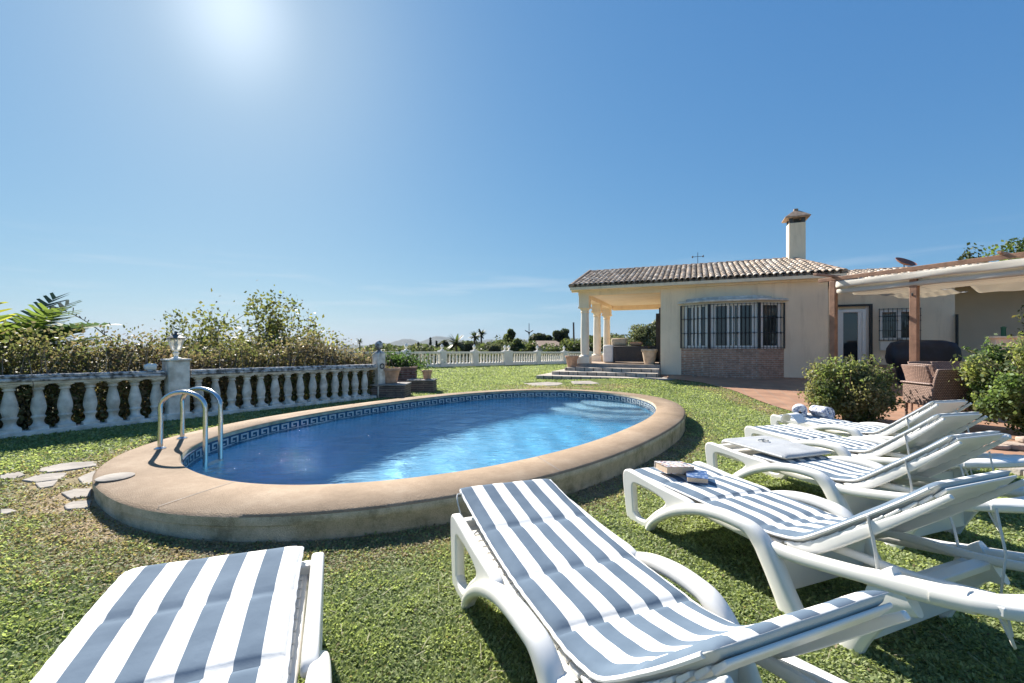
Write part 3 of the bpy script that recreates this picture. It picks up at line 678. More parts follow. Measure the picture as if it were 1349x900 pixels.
LOUNGERS = {  # x, y, heading, label
 'A': (-1.092, 1.666, -1.189, 'striped sun lounger at the near left corner, cut off by the frame edge'),
 'B': (.008, 2.346, -1.178, 'empty striped sun lounger in the middle, its cushion hanging over the foot end'),
 'C': (1.117, 3.221, -1.183, 'striped sun lounger with two paperback books lying on its foot end'),
 'D': (2.116, 4.151, -1.194, 'sun lounger whose striped cushion is folded back on itself, pale underside up'),
 'E': (2.963, 5.036, -1.242, 'striped sun lounger with an open white booklet standing on its foot end'),
 'F': (3.786, 5.940, -1.237, 'striped sun lounger farthest from the camera, with rolled towels on it'),
}
LROOT = {}
def make_loungers():
    P = lounger_frame(); GRP = 'white plastic sun loungers in a row facing the pool'
    x, y, a, lab = LOUNGERS['C']
    proto = thing('sun_lounger', lab, 'sun lounger', (x, y, float(g(x, y))), a, GRP)
    for k, lst in P.items():
        for mb in lst:
            if isinstance(mb, MB): mb.build(k, M['pale_cloth'] if k == 'strap' else M['plastic'], proto, smooth=True, bevel=(.005 if k in ('clip', 'cross_brace', 'seat', 'backrest') else 0), auto=35)
            else:
                o = bpy.data.objects.new(k, mb); link(o, proto)
    LROOT['C'] = proto
    kids = list(proto.children)
    for key, (x, y, a, lab) in LOUNGERS.items():
        if key == 'C': r = proto
        else:
            r = proto.copy(); COL.objects.link(r); r['label'] = lab; LROOT[key] = r
            for ch in kids: c = ch.copy(); COL.objects.link(c); c.parent = r
        r.location = (x, y, float(g(x, y)))
        nrm = Vector((.0178, 0, 1)).normalized(); q = Vector((0, 0, 1)).rotation_difference(nrm)
        r.rotation_mode = 'QUATERNION'; r.rotation_quaternion = q @ Quaternion((0, 0, 1), a)
    up = zoff(BACK_PATH, .034)
    flat = [(-.03, .346), (.2, .345), (.45, .342), (.7, .338), (.9, .335), (1.02, .332)]
    for key in LROOT:
        r = LROOT[key]
        if key == 'D': continue
        f_ = list(flat); fold = .66; sh = .25
        if key == 'B': f_ = [(-.13, .450), (.05, .412), (.25, .382), (.45, .362), (.7, .345), (.9, .338), (1.02, .332)]; fold = 1.10; sh = .25
        if key == 'B': up_k = [(p[0]-.125*sm(1.15, 1.7, p[0]), p[1]-.085*sm(1.15, 1.7, p[0])) for p in up]
        else: up_k = up
        if key == 'A': f_ = [(-.05, .385), (.2, .375), (.45, .362), (.7, .350), (.9, .340), (1.02, .332)]; sh = .75
        path = f_+list(up_k)[1:]
        cs = [fold, fold+.36, fold+.42, fold+.75]+([.42, .80] if key == 'B' else [.33])
        cu_ = prof_cushion(path, .272 if key != 'A' else .290, .042, sh, cs, M['stripes'], 'cushion', r)
        if key == 'A': cu_.location.y = -.03
    for ch in LROOT['B'].children:
        if ch.name.startswith('backrest'):
            ch.data = ch.data.copy()
            for v_ in ch.data.vertices:
                k_ = float(sm(1.15, 1.7, v_.co.x)); v_.co.x -= .125*k_; v_.co.z -= .085*k_
    for ch in list(LROOT['B'].children):
        if ch.name.startswith('strap'): bpy.data.objects.remove(ch)
    # D: seat section striped, leg section folded over
    r = LROOT['D']
    path = [(.40, .345), (.6, .343), (.8, .338), (.95, .334), (1.04, .332)]+up[1:]
    prof_cushion(path, .272, .042, .25, [.3, .75], M['stripes'], 'cushion', r)
    fl = prof_cushion([(.06, .362), (.10, .400), (.25, .405), (.45, .400), (.70, .392)], .272, .042, .25, [], M['flap_cloth'], 'cushion_flap', r)
    fl['label'] = 'pale underside of the folded cushion'
    mb = MB(); mb.tube([(.30, -.03, .41), (.31, -.05, .425), (.29, -.075, .415)], .008, 6); mb.tube([(.30, -.03, .41), (.34, -.02, .42), (.33, .01, .412), (.30, -.03, .425)], .007, 6)
    mb.build('tie', M['pale_cloth'], r, smooth=True)
    # B: tie loop at its foot end
    mb = MB(); mb.tube(cr([(.02, -.30, .34), (-.02, -.31, .40), (-.06, -.30, .425), (-.08, -.27, .42)], 5), .0035, 6); mb.build('tie', M['pale_cloth'], LROOT['B'], smooth=True)
make_loungers()
def on_lounger(key, s, t, z):
    x, y, a, _ = LOUNGERS[key]; X = x+s*math.cos(a)-t*math.sin(a); Y = y+s*math.sin(a)+t*math.cos(a)
    return Vector((X, Y, z-.0178*(X)))
def inv_uv(u, v, z):   # pixel on the height z (above the sloping lawn)
    k = (u-U0)/F_PX; Y = (CAM_H-z)/((v-V0)/F_PX-.0178*k); return Vector((k*Y, Y, z-.0178*k*Y))

def book(name, label, corners, thick, covers, rz):
    c, (lx, ly), z = corners; t = thing(name, label, 'book', (c[0], c[1], z), rz)
    MB().box((0, 0, thick/2), (lx-.008, ly-.006, thick-.006)).build('page_block', M['paper'], t)
    o = MB(); o.box((0, 0, .0015), (lx, ly, .003)); o.box((0, ly/2-.0015, thick/2), (lx, .003, thick-.0065)); o.box((0, 0, thick-.0015), (lx, ly, .003)); o.build('cover', covers, t)
    return t
def m_cover(name, stops, scale):
    m, nt, p, out = newmat(name); tc = N(nt, 'ShaderNodeTexCoord'); mp = N(nt, 'ShaderNodeMapping'); mp.inputs['Scale'].default_value = scale
    nt.links.new(tc.outputs['Object'], mp.inputs[0]); v = N(nt, 'ShaderNodeTexVoronoi', i_Scale=1.0); nt.links.new(mp.outputs[0], v.inputs['Vector'])
    s = N(nt, 'ShaderNodeSeparateColor'); nt.links.new(v.outputs['Color'], s.inputs[0])
    r = ramp(nt, s.outputs[0], stops); nt.nodes[-1].color_ramp.interpolation = 'CONSTANT'; nt.links.new(r, p.inputs['Base Color']); p.inputs['Roughness'].default_value = .35
    return m
cv1 = m_cover('magazine_cover', [(0, (.55, .52, .5)), (.35, (.70, .66, .62)), (.6, (.35, .07, .06)), (.72, (.08, .10, .16)), (.85, (.6, .45, .3))], (60, 60, 1))
cv2 = m_cover('blue_cover', [(0, (.05, .10, .22)), (.5, (.30, .36, .45)), (.75, (.10, .16, .32))], (50, 50, 1))
cA = inv_uv(888, 617, .385); cB = inv_uv(918, 629, .36)
book('book', 'thick paperback with a colourful cover, leaning on the other book', ((cA.x, cA.y), (.215, .15), cA.z-.016), .046, cv1, R(14)).rotation_euler = (R(0), R(4), R(14))
book('book', 'blue covered paperback lying half under the other book', ((cB.x, cB.y), (.13, .19), cB.z-.010), .034, cv2, R(-20))
# booklet standing open on E
def booklet():
    p = inv_uv(1046, 557, .348); t = thing('booklet', 'open white booklet standing like a tent on a striped cushion', 'booklet', p, R(-60))
    pts = cr([(-.10, .0), (-.085, .07), (-.05, .10), (.0, .105), (.05, .07), (.10, .012)], 5); mb = MB()
    mb.sweep([(q[0], 0, q[1]) for q in pts], [(.105, .004)]*len(pts), n=8, e=8); mb.build('cover', M['white_fabric'], t, smooth=True)
    MB().box((.0, 0, .095), (.012, .2, .004)).build('spine', M['white_fabric'], t)
booklet()
def m_towel():
    m, nt, p, out = newmat('towel_cloth'); tc = N(nt, 'ShaderNodeTexCoord'); nz = N(nt, 'ShaderNodeTexNoise', i_Scale=26.0, i_Detail=3.0); nt.links.new(tc.outputs['Object'], nz.inputs['Vector'])
    nt.links.new(ramp(nt, nz.outputs['Fac'], [(.36, (.14, .18, .32)), (.45, (.42, .44, .52)), (.54, (.74, .73, .74))]), p.inputs['Base Color']); p.inputs['Roughness'].default_value = 1
    b = N(nt, 'ShaderNodeBump', i_Strength=.8, i_Distance=.01); n2 = N(nt, 'ShaderNodeTexNoise', i_Scale=120.0); nt.links.new(tc.outputs['Object'], n2.inputs['Vector']); nt.links.new(n2.outputs['Fac'], b.inputs['Height']); nt.links.new(b.outputs[0], p.inputs['Normal'])
    return m
M['towel'] = m_towel()
def towel(u, v, lab, ln, ang):
    p = inv_uv(u, v, .335); t = tag(bpy.data.objects.new('rolled_towel', None), lab, 'towel', 'rolled beach towels'); bpy.data.objects.remove(t)
    pts = [(r_*math.cos(q)*1.12, r_*math.sin(q)) for q, r_ in [(k*.35,   .010+.0026*k*.35) for k in range(64)]]
    mb = MB(); vs = []; fs = []
    for s_ in (-1, -.6, -.2, .2, .6, 1):
        for i, (x_, z_) in enumerate(pts): vs.append((x_, s_*ln/2+.012*math.sin(i*.35), z_+.068))
    m = len(pts)
    for k in range(5):
        for i in range(m-1): fs.append((k*m+i, k*m+i+1, (k+1)*m+i+1, (k+1)*m+i))
    mb.add(vs, fs); o = mb.build('rolled_towel', M['towel'], None, smooth=True, auto=80); so = o.modifiers.new('thick', 'SOLIDIFY'); so.thickness = .016; so.offset = 1
    o.location = p; o.rotation_euler = (0, 0, ang); tag(o, lab, 'towel', 'rolled beach towels')
towel(1054, 548, 'rolled blue and white towel lying beside the lounger foot, left of the other roll', .26, R(-33))
towel(1083, 550, 'crumpled rolled blue and white towel, right of the other roll', .22, R(15))

# ------------------------------------------------------------------ near balustrade
BAL = [(.088, 0), (.088, .045), (.066, .06), (.052, .085), (.050, .115), (.060, .145), (.070, .155), (.070, .168), (.058, .18), (.060, .2), (.073, .25), (.074, .29), (.066, .35), (.052, .42), (.042, .465), (.040, .485), (.056, .495), (.056, .51), (.046, .52), (.070, .545), (.082, .555), (.082, .58)]
def near_balustrade():
    an = math.atan2(BL_D[1], BL_D[0]); o0 = BL_A; L1 = 5.33
    t = thing('balustrade', 'weathered white balustrade with lichen stained rail running beside the pool', 'balustrade', (o0[0], o0[1], float(g(*o0))), 0)
    def P(l, dz=0): q = o0+BL_D*l; return (q[0]-o0[0], q[1]-o0[1], float(g(*q))-float(g(*o0))+dz)
    def strip(l0, l1, w, z0, z1, name, m, bev):
        mb = MB(); nn = BL_N*w/2; a, b = P(l0), P(l1); vs = []
        for z in (z0, z1):
            for p, s_ in ((a, -1), (b, -1), (b, 1), (a, 1)): vs.append((p[0]+s_*nn[0], p[1]+s_*nn[1], p[2]+z))
        mb.add(vs, [(0, 3, 2, 1), (4, 5, 6, 7), (0, 1, 5, 4), (1, 2, 6, 5), (2, 3, 7, 6), (3, 0, 4, 7)]); return mb.build(name, m, t, bevel=bev)
    PIL = 1.73
    for l0, l1 in ((-3.6, PIL-.155), (PIL+.155, L1-.01)):
        strip(l0, l1, .24, -.1, .07, 'plinth', M['old_white'], .012); strip(l0, l1, .26, .665, .705, 'rail', M['rail_stone'], .012)
        strip(l0, l1, .19, .63, .663, 'rail_moulding', M['old_white'], .008)
        strip(l0, l1, .22, .705, .745, 'coping_slab', M['rail_stone'], .015)
    mesh = None
    ls = [.076+.235*k for k in range(-14, 7)]+[PIL+.29+.2365*k for k in range(14)]
    for l in ls:
        if mesh is None:
            mb = MB(); mb.lathe([(r_, z) for r_, z in BAL], n=18); mb.box((0, 0, .022), (.165, .165, .044), an); mb.box((0, 0, .567), (.15, .15, .03), an)
            o = mb.build('baluster', M['old_white'], t, smooth=True, auto=45); mesh = o.data
        else: o = bpy.data.objects.new('baluster', mesh); link(o, t)
        p = P(l, .062); o.location = p
        o.rotation_euler = (RNG.normal(0, .010), RNG.normal(0, .010), 0); o.scale = (RNG.uniform(.96, 1.04),)*2+(1,)
    # pillar with lamp, and end pillar with ball finial
    for l, hh, kind in ((PIL, .885, 'lamp'), (L1+.14, .98, 'ball')):
        p = P(l); mb = MB(); wd = .27 if kind == 'lamp' else .20
        mb.box((p[0], p[1], p[2]+hh/2-.05), (wd, wd, hh+.1-.0), an)
        pil = mb.build('pillar', M['old_white'], t, bevel=.012)
        if kind == 'lamp':
            MB().box((p[0], p[1], p[2]+.03), (.32, .32, .16), an).build('pillar_base', M['old_white'], pil, bevel=.012)
            MB().box((p[0], p[1], p[2]+hh+.016), (.31, .31, .03), an).build('pillar_cap', M['old_white'], pil, bevel=.012)
            mb = MB(); fwd = np.array([math.cos(an-PI/2), math.sin(an-PI/2)])*(wd/2+.004)
            pts = [(.0+.07*math.cos(q), .3+.2*math.sin(q)) for q in np.linspace(0, PI, 15)]
        else:
            MB().lathe([(.11, 0), (.11, .015), (.06, .05), (.035, .075), (.04, .09), (.075, .13), (.088, .175), (.085, .21), (.065, .25), (.035, .275), (.01, .285)], (p[0], p[1], p[2]+hh), 20).build('finial', M['rail_stone'], pil, smooth=True, auto=60)
            # small iron wreath emblem
            mb = MB(); fr = np.array([BL_D[1], -BL_D[0]])*(wd/2+.012); cam = fr
            for q in np.linspace(0, 2*PI, 9)[:-1]:
                mb.tube([(p[0]+fr[0]+BL_D[0]*.055*math.cos(q+e_), p[1]+fr[1]+BL_D[1]*.055*math.cos(q+e_), p[2]+.70+.05*math.sin(q+e_)) for e_ in (0, .35, .7)], .012, 6)
            mb.build('wreath', M['dark_metal'], pil, smooth=True)
    q = o0+BL_D*PIL; return (q[0], q[1], float(g(*q))+.916), an
lamp_at, bal_an = near_balustrade()
def lantern(loc):
    t = thing('lantern', 'white post lantern with clear glass on the balustrade pillar', 'lamp', loc, .3); t.scale = (.95, .95, .9)
    MB().lathe([(.075, 0), (.075, .012), (.035, .03), (.026, .05), (.034, .075), (.045, .095), (.028, .115), (.03, .13), (.06, .145), (.062, .155)], n=20).build('base', M['far_white'], t, smooth=True)
    MB().lathe([(.062, .157), (.112, .335)], n=6).build('glass', M['lamp_glass'], t)
    mb = MB()
    for k in range(6):
        q = 2*PI*k/6; mb.tube([(.062*math.cos(q), .062*math.sin(q), .155), (.114*math.cos(q), .114*math.sin(q), .337)], .006, 6)
    mb.build('frame', M['far_white'], t)
    MB().lathe([(.125, .337), (.128, .347), (.075, .385), (.045, .40), (.05, .41), (.02, .43), (.016, .455), (.004, .465)], n=18).build('cap', M['dark_metal'], t, smooth=True)
    MB().lathe([(.018, .158), (.02, .2), (.028, .24), (.02, .28), (.006, .29)], n=12).build('bulb', M['far_white'], t, smooth=True)
lantern(lamp_at)
# small spotlight lying on the rail left of the pillar
q = BL_A+BL_D*1.42
sp = thing('spotlight', 'small white garden spotlight on the balustrade rail left of the lamp pillar', 'spotlight', (q[0], q[1], float(g(*q))+.745), bal_an)
MB().lathe([(.03, 0), (.03, .012), (.012, .02), (.012, .04)], n=12).build('base', M['far_white'], sp)
MB().tube([(-.07, 0, .055), (-.03, 0, .06), (.06, 0, .05)], [.03, .05, .055], 14).build('head', M['far_white'], sp, smooth=True)

# ------------------------------------------------------------------ far balustrade
FARBAL = [(.075, 0), (.075, .04), (.045, .07), (.05, .12), (.065, .16), (.05, .19), (.06, .25), (.06, .3), (.042, .4), (.036, .45), (.06, .48), (.07, .51)]
def far_balustrade():
    an = math.atan2(FB_D[1], FB_D[0]); o0 = FB_A
    t = thing('balustrade', 'bright white balustrade along the far side of the lawn, urn finials on its pillars', 'balustrade', (o0[0], o0[1], float(g(*o0))), 0)
    def P(l, dz=0): q = o0+FB_D*l; return (q[0]-o0[0], q[1]-o0[1], float(g(*q))-float(g(*o0))+dz)
    def strip(l0, l1, w, z0, z1, name, m, par=t):
        mb = MB(); nn = FB_N*w/2; a, b = P(l0), P(l1); vs = []
        for z in (z0, z1):
            for p, s_ in ((a, -1), (b, -1), (b, 1), (a, 1)): vs.append((p[0]+s_*nn[0], p[1]+s_*nn[1], p[2]+z))
        mb.add(vs, [(0, 3, 2, 1), (4, 5, 6, 7), (0, 1, 5, 4), (1, 2, 6, 5), (2, 3, 7, 6), (3, 0, 4, 7)]); return mb.build(name, m, par)
    pil = [-3.6, 0, 2.12, 4.30, 6.65, 6.98, 9.50, 12.2, 15.0, 17.8]; mesh = None
    strip(pil[0], pil[-1], .26, -.15, .17, 'plinth', M['far_white']); strip(pil[0], pil[-1], .24, .70, .80, 'rail', M['far_white'])
    MBf = MB().lathe([(.10, 0), (.10, .03), (.05, .05), (.04, .09), (.08, .15), (.10, .22), (.09, .25), (.05, .28), (.03, .33), (.01, .35)], n=12)
    for i, l in enumerate(pil):
        p = P(l); w = .34
        o = MB().box((p[0], p[1], p[2]+.38), (w, w, 1.0), an).build('pillar', M['far_white'], t)
        m2 = MB(); m2.v = [(v[0]+p[0], v[1]+p[1], v[2]+p[2]+.88) for v in MBf.v]; m2.f = list(MBf.f); m2.mi = list(MBf.mi); m2.build('finial', M['far_white'], o, smooth=True)
    for a, b in zip(pil[:-1], pil[1:]):
        nb = int((b-a-.34)/.205)
        if a > 15 or nb < 2: continue
        for k in range(nb):
            l = a+.17+(k+.5)*(b-a-.34)/nb
            if mesh is None: o = MB().lathe(FARBAL, n=10).build('baluster', M['far_white'], t, smooth=True); mesh = o.data
            else: o = bpy.data.objects.new('baluster', mesh); link(o, t)
            o.location = P(l, .17); o.scale = (1, 1, 1.05)
far_balustrade()

# ------------------------------------------------------------------ brick plinths and pots by the pool
def block(name, label, cat, u, v, z, dims, an, m, group=None):
    Y = F_PX*(CAM_H-z)/(v-V0); x = (u-U0)/F_PX*Y
    return x, Y
def plinth(label, x, y, dims, an):
    t = thing('brick_plinth', label, 'plinth', (x, y, float(g(x, y))), an, 'slab brick plinths by the pool')
    MB().box((0, 0, dims[2]/2-.05), (dims[0], dims[1], dims[2]+.02)).build('block', M['slate_brick'], t, bevel=.01)
    MB().box((0, 0, dims[2]-.018+.01), (dims[0]+.03, dims[1]+.03, .035)).build('slab', M['grey_stone'], t, bevel=.008)
    BLOCKERS.append((x, y, dims[0]/2, dims[1]/2, an)); return t
def pot(name, label, x, y, z, r, h, m, group=None, plant=None, rim=True, cat='plant pot'):
    t = thing(name, label, cat, (x, y, z), 0, group)
    pr = [(r*.62, 0), (r*.66, h*.1), (r*.86, h*.72), (r*.90, h*.82)]+([(r, h*.84), (r*1.02, h*.96), (r*.97, h), (r*.86, h), (r*.82, h*.86)] if rim else [(r*.93, h), (r*.85, h), (r*.8, h*.86)])
    MB().lathe(pr, n=28).build('pot', m, t, smooth=True, auto=35)
    MB().lathe([(r*.84, h*.84), (r*.5, h*.88), (r*.05, h*.885)], n=20).build('soil', M['soil'], t, smooth=True)
    if plant:
        nl, rad, hh, ls, col = plant; C = RNG.normal(size=(nl, 3))*np.array([rad, rad, hh*.33]); C[:, 2] = np.abs(C[:, 2])*1.3+h*.88
        V, Fq, c = leaf_arrays(C, ls, col); npmesh('plant', V, Fq, M['leaf'], t, c)
    return t
a54 = PC_IN[4]
px, py = -2.72, 9.86
plinth('nearer slab brick plinth carrying the big terracotta pot', px, py, (.75, .62, .30), a54-.95)
pot('plant_pot', 'big empty brown terracotta pot on the nearer brick plinth', px-.03, py+.02, float(g(px, py))+.29, .235, .36, M['terracotta'], 'terracotta pots')
px, py = -2.28, 11.1
plinth('farther slab brick plinth with the small pot on it', px, py, (.66, .5, .30), a54-.95)
pot('plant_pot', 'small brown terracotta pot on the farther brick plinth', px+.13, py, float(g(px, py))+.29, .13, .25, M['terracotta'], 'terracotta pots')
# brick planter with green shrub
px, py = -3.12, 11.6
t = thing('planter', 'long brick planter box overgrown with a green shrub', 'planter', (px, py, float(g(px, py))), .15)
MB().box((0, 0, .28), (1.15, .5, .56)).build('box', M['planter_brick'], t, bevel=.01)
MB().box((0, 0, .573), (1.2, .55, .03)).build('coping_slab', M['terracotta'], t, bevel=.008)
C = RNG.normal(size=(5200, 3))*np.array([.42, .22, .12])+np.array([-.2, .2, .66])
V, Fq, c = leaf_arrays(C, .045, (.06, .10, .035)); npmesh('shrub', V, Fq, M['leaf'], t, c)
BLOCKERS.append((px, py, .58, .26, .15))
# little pot standing against the coping
p = W(738, 640, 0.001); Y = F_PX*(CAM_H+.0)/(641-V0); x = (738-U0)/F_PX*Y
pot('plant_pot', 'tiny grey pot with a dark plant standing against the pool coping', x+.03, Y, float(g(x, Y))+.004, .042, .06, M['grey_stone'], 'terracotta pots', plant=(60, .02, .07, .02, (.03, .035, .03)), rim=False)

# ------------------------------------------------------------------ stepping stones
def stone(poly_px, label, z=.012, group='flat stepping stones in the lawn'):
    pts = []
    for u, v in poly_px:
        k = (u-U0)/F_PX; Y = CAM_H/((v-V0)/F_PX-.0178*k) if True else 0; pts.append((k*Y, Y))
    c = np.mean(pts, 0); t = np.array(pts)-c
    dense = []
    for i in range(len(t)):
        a, b = t[i], t[(i+1) % len(t)]
        for f_ in (0, .33, .66): dense.append(tuple(lerp(a, b, f_)*(1+RNG.normal(0, .018))))
    zc = float(g(*c)); mb = MB().prism(dense, -.04, z)
    o = mb.build('stepping_stone', M['flagstone'], None, bevel=.006); o.location = (c[0], c[1], zc); o.rotation_euler = (0, .0178, 0); tag(o, label, 'stepping stone', group)
    STONE_DISCS.append((c[0], c[1], float(np.sqrt((t**2).sum(1)).mean())))
stone([(42, 621), (85, 611), (128, 609), (127, 615), (95, 620), (62, 624)], 'long flagstone nearest the lawn edge, left of the pool')
stone([(0, 626), (26, 623), (33, 627), (14, 634), (0, 635)], 'flagstone cut off by the left frame edge, upper of the two')
stone([(29, 634), (52, 626), (90, 624), (80, 633), (48, 637)], 'broad flagstone in the middle of the stone path')
stone([(46, 638), (76, 634), (70, 642), (52, 645)], 'small flagstone just below the broad middle one')
stone([(103, 631), (125, 621), (130, 626), (118, 640), (108, 639)], 'narrow flagstone tucked beside the left end of the coping')
stone([(80, 651), (98, 646), (121, 645), (119, 655), (92, 659)], 'flagstone against the coping, second nearest the camera')
stone([(84, 668), (96, 662), (121, 661), (118, 671), (88, 673)], 'flagstone against the coping, nearest the camera')
stone([(0, 673), (14, 672), (22, 675), (8, 679), (0, 679)], 'tiny flagstone at the left frame edge, lowest one')
stone([(514, 509.5), (548, 505), (560, 509), (538, 513.5), (518, 513)], 'pale slab between the two brick plinths')
stone([(690, 505.5), (725, 503.5), (745, 505), (735, 508), (700, 509)], 'sunken flagstone in dry grass, left below the porch steps')
stone([(752, 505), (790, 504), (806, 506.5), (780, 509), (757, 508.5)], 'sunken flagstone in dry grass, middle below the porch steps')
stone([(848, 503.5), (880, 505), (895, 508), (872, 509), (850, 506.5)], 'flagstone at the right end of the porch steps')

# ------------------------------------------------------------------ house
HO = Vector((5.37, 15.84, 0)); HD = Vector((.923, -.385, 0)).normalized(); HN = Vector((.385, .923, 0)).normalized()
HA = math.atan2(HD.y, HD.x)
house = thing('house', 'single storey cream villa with clay tile roof, columned porch and barred bay window', 'house', HO, HA)
def HB(x0, x1, y0, y1, z0, z1): return MB().box2(x0, x1, y0, y1, z0, z1)
ZB, ZF, ZE = .0, .5, 3.42
# walls (local: x along facade, y back)
w = MB()
w.box2(0, 5.05, 0, .25, -.1, ZE-.02)           # front wall
w.box2(0, .25, .25, 6.2, -.1, ZE-.02)          # porch side wall
w.box2(4.8, 5.05, .25, 1.75, -.1, ZE-.02)      # return wall
w.box2(.25, 5.05, 5.95, 6.2, -.1, ZE-.02)
w.box2(-3.03, -.002, 0, .36, 3.12, ZE-.02)      # porch front beam
w.box2(-3.03, -2.62, .362, 5.6, 3.0, ZE-.02)    # porch side beam
w.box2(-2.618, -.002, 5.25, 5.6, 2.95, ZE-.02)  # porch back beam
w.build('wall', M['cream_render'], house, bevel=.01)
w = MB(); w.box2(5.052, 8.85, 1.75, 2.0, -.1, 3.22); w.box2(8.6, 8.85, 2.0, 3.3, -.1, 3.22); w.build('wall', M['cream_render'], house, bevel=.01)
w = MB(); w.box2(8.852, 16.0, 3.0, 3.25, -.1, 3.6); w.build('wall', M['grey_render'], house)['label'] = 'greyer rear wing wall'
w = MB(); w.box2(-.003, .7, -.02, -.001, -.05, .16); w.box2(3.84, 5.07, -.02, -.001, -.05, .16); w.box2(5.07, 8.85, 1.728, 1.749, .41, .56); w.build('skirting', M['terracotta'], house)
w = MB(); w.box2(-2.62, -.002, .362, 5.25, 3.16, 3.2); w.build('ceiling', M['white_render'], house)
# porch floor and steps
w = MB(); w.box2(-3.10, -.003, -.05, 5.9, -.1, ZF); w.build('porch_floor', M['grey_stone'], house, bevel=.01)
w = MB(); w.box2(-3.08, -.004, -.03, 5.9, ZF+.001, ZF+.012); w.build('porch_tiles', mat('pale_clay_tiles', (.34, .25, .18), .6, .15, 3), house)
for k, (s0, q0, zt) in enumerate(((-4.15, -1.75, .125), (-3.75, -1.15, .25), (-3.42, -.58, .375))):
    w = MB(); w.box2(s0, -.01 if k else -.25, q0, 5.5, -.12+.004*k, zt); w.build('porch_step', M['step_stone'], house, bevel=.02)
c1 = HO+HD*(-2.1)+HN*(1.9); BLOCKERS.append((c1.x, c1.y, 2.06, 3.62, HA))
# columns
for q in (.18, 2.5, 4.8):
    cx = -2.81; b = MB(); b.lathe([(.15, .30), (.162, .5), (.165, .9), (.158, 1.4), (.145, 1.98)], (cx, q, ZF), 24)
    c = b.build('column', M['white_render'], house, smooth=True)
    b = MB(); b.box((cx, q, ZF+.135), (.44, .44, .25)); b.lathe([(.21, .26), (.21, .30), (.165, .335)], (cx, q, ZF), 24); b.build('column_base', M['white_render'], c, bevel=.008)
    b = MB(); b.lathe([(.148, 1.96), (.165, 1.98), (.165, 2.0), (.150, 2.02), (.16, 2.08), (.2, 2.14)], (cx, q, ZF), 24); b.box((cx, q, ZF+2.175), (.44, .44, .07)); b.box((cx, q, ZF+2.42), (.39, .39, .42)); b.build('capital', M['cream_render'], c, bevel=.006)
# roof with barrel tiles
def tile_roof(name, ox, L, y_eave, y_ridge, z_eave, z_ridge, parent, hip_right=0., hip_left=0., pitch=.19, row=.34):
    run = y_ridge-y_eave; rise = z_ridge-z_eave; sl = math.hypot(run, rise); ty = np.array([0, run/sl, rise/sl]); tn = np.array([0, -rise/sl, run/sl])
    nc = int(L/pitch); nr = int(sl/row)+1; V = []; Fq = []; Cc = []; b = 0
    rng = np.random.default_rng(3)
    th = np.linspace(0, PI, 7)
    def addstrip(c0, r0, r1, a0, a1, h, off, inv, col):
        nonlocal b
        for (c, rad, lift) in ((c0, r0, a0), (c1_, r1, a1)):
            for q in th:
                p = c+np.array([1, 0, 0])*rad*math.cos(q)+tn*((-1 if inv else 1)*rad*h*math.sin(q)+lift); V.append(p); Cc.append(col)
        for i in range(6): Fq.append((b+i, b+i+1, b+7+i+1, b+7+i))
        b += 14
    pal = [(.54, .46, .38), (.47, .39, .32), (.61, .54, .46), (.42, .35, .28), (.52, .42, .33)]
    for i in range(nc+1):
        x = ox+i*pitch
        for r in range(nr):
            s0 = r*row; s1 = min(s0+row*1.12, sl)
            mid = (s0+.5*row)/sl
            if hip_right and x > ox+L-hip_right*mid: continue
            if hip_left and x < ox+hip_left*mid: continue
            c0 = np.array([x, y_eave, z_eave])+ty*s0; c1_ = np.array([x, y_eave, z_eave])+ty*s1
            col = np.array(pal[rng.integers(5)])*rng.uniform(.75, 1.2); j = rng.normal(0, .006)
            addstrip(c0+np.array([j, 0, 0]), .082, .068, .045+rng.normal(0, .004), .040, .95, 0, False, col)
            c0 = c0+np.array([pitch/2, 0, 0]); c1_ = c1_+np.array([pitch/2, 0, 0])
            addstrip(c0, .075, .085, .055, .05, .7, 0, True, col*.8)
    me = bpy.data.meshes.new(name); me.from_pydata([tuple(v) for v in V], [], Fq); me.materials.append(M['roof'])
    ca = me.color_attributes.new('Col', 'FLOAT_COLOR', 'POINT'); ca.data.foreach_set('color', np.c_[np.array(Cc), np.ones(len(Cc))].astype(np.float32).ravel())
    me.polygons.foreach_set('use_smooth', [True]*len(me.polygons)); o = bpy.data.objects.new(name, me); link(o, parent)
    so = o.modifiers.new('thick', 'SOLIDIFY'); so.thickness = .014
    return o
RL0, RL1 = -3.25, 5.45
roof = tile_roof('roof', RL0, RL1-RL0, -.32, 3.0, ZE+.01, 4.47, house, hip_right=.75)
b = MB(); zr = 4.47    # roof body under the tiles
b.add([(RL0+.02, -.25, ZE-.02), (RL1-.05, -.25, ZE-.02), (RL1-.85, 3.0, zr-.02), (RL0+.02, 3.0, zr-.02), (RL0+.02, 6.3, ZE-.02), (RL1-.05, 6.3, ZE-.02), (RL0+.02, -.25, ZE-.025), (RL1-.05, -.25, ZE-.025)],
      [(0, 1, 2, 3), (3, 2, 5, 4), (0, 3, 4), (1, 5, 2), (0, 4, 5, 1)])
b.build('roof_deck', M['cream_render'], roof)
b = MB(); b.box2(RL0-.02, RL1, -.335, -.12, ZE-.10, ZE+.005); b.box2(RL0-.02, RL1-.03, -.12, .0, ZE-.16, ZE-.10); b.build('eave_moulding', M['cream_render'], roof)
b = MB(); nrg = 24
for i in range(nrg):
    x = RL0+.0+i*(RL1-.85-RL0)/nrg; b.tube([(x, 3.0, zr+.045), (x+.40, 3.0, zr+.03)], [.10, .085], 10, cap=True)
for i in range(11):
    f_ = i/11; x0 = RL0+.02; b.tube([(x0, lerp(-.32, 3.0, f_), lerp(ZE+.05, zr+.08, f_)), (x0, lerp(-.32, 3.0, f_+.105), lerp(ZE+.05, zr+.08, f_+.105))], [.095, .08], 10)
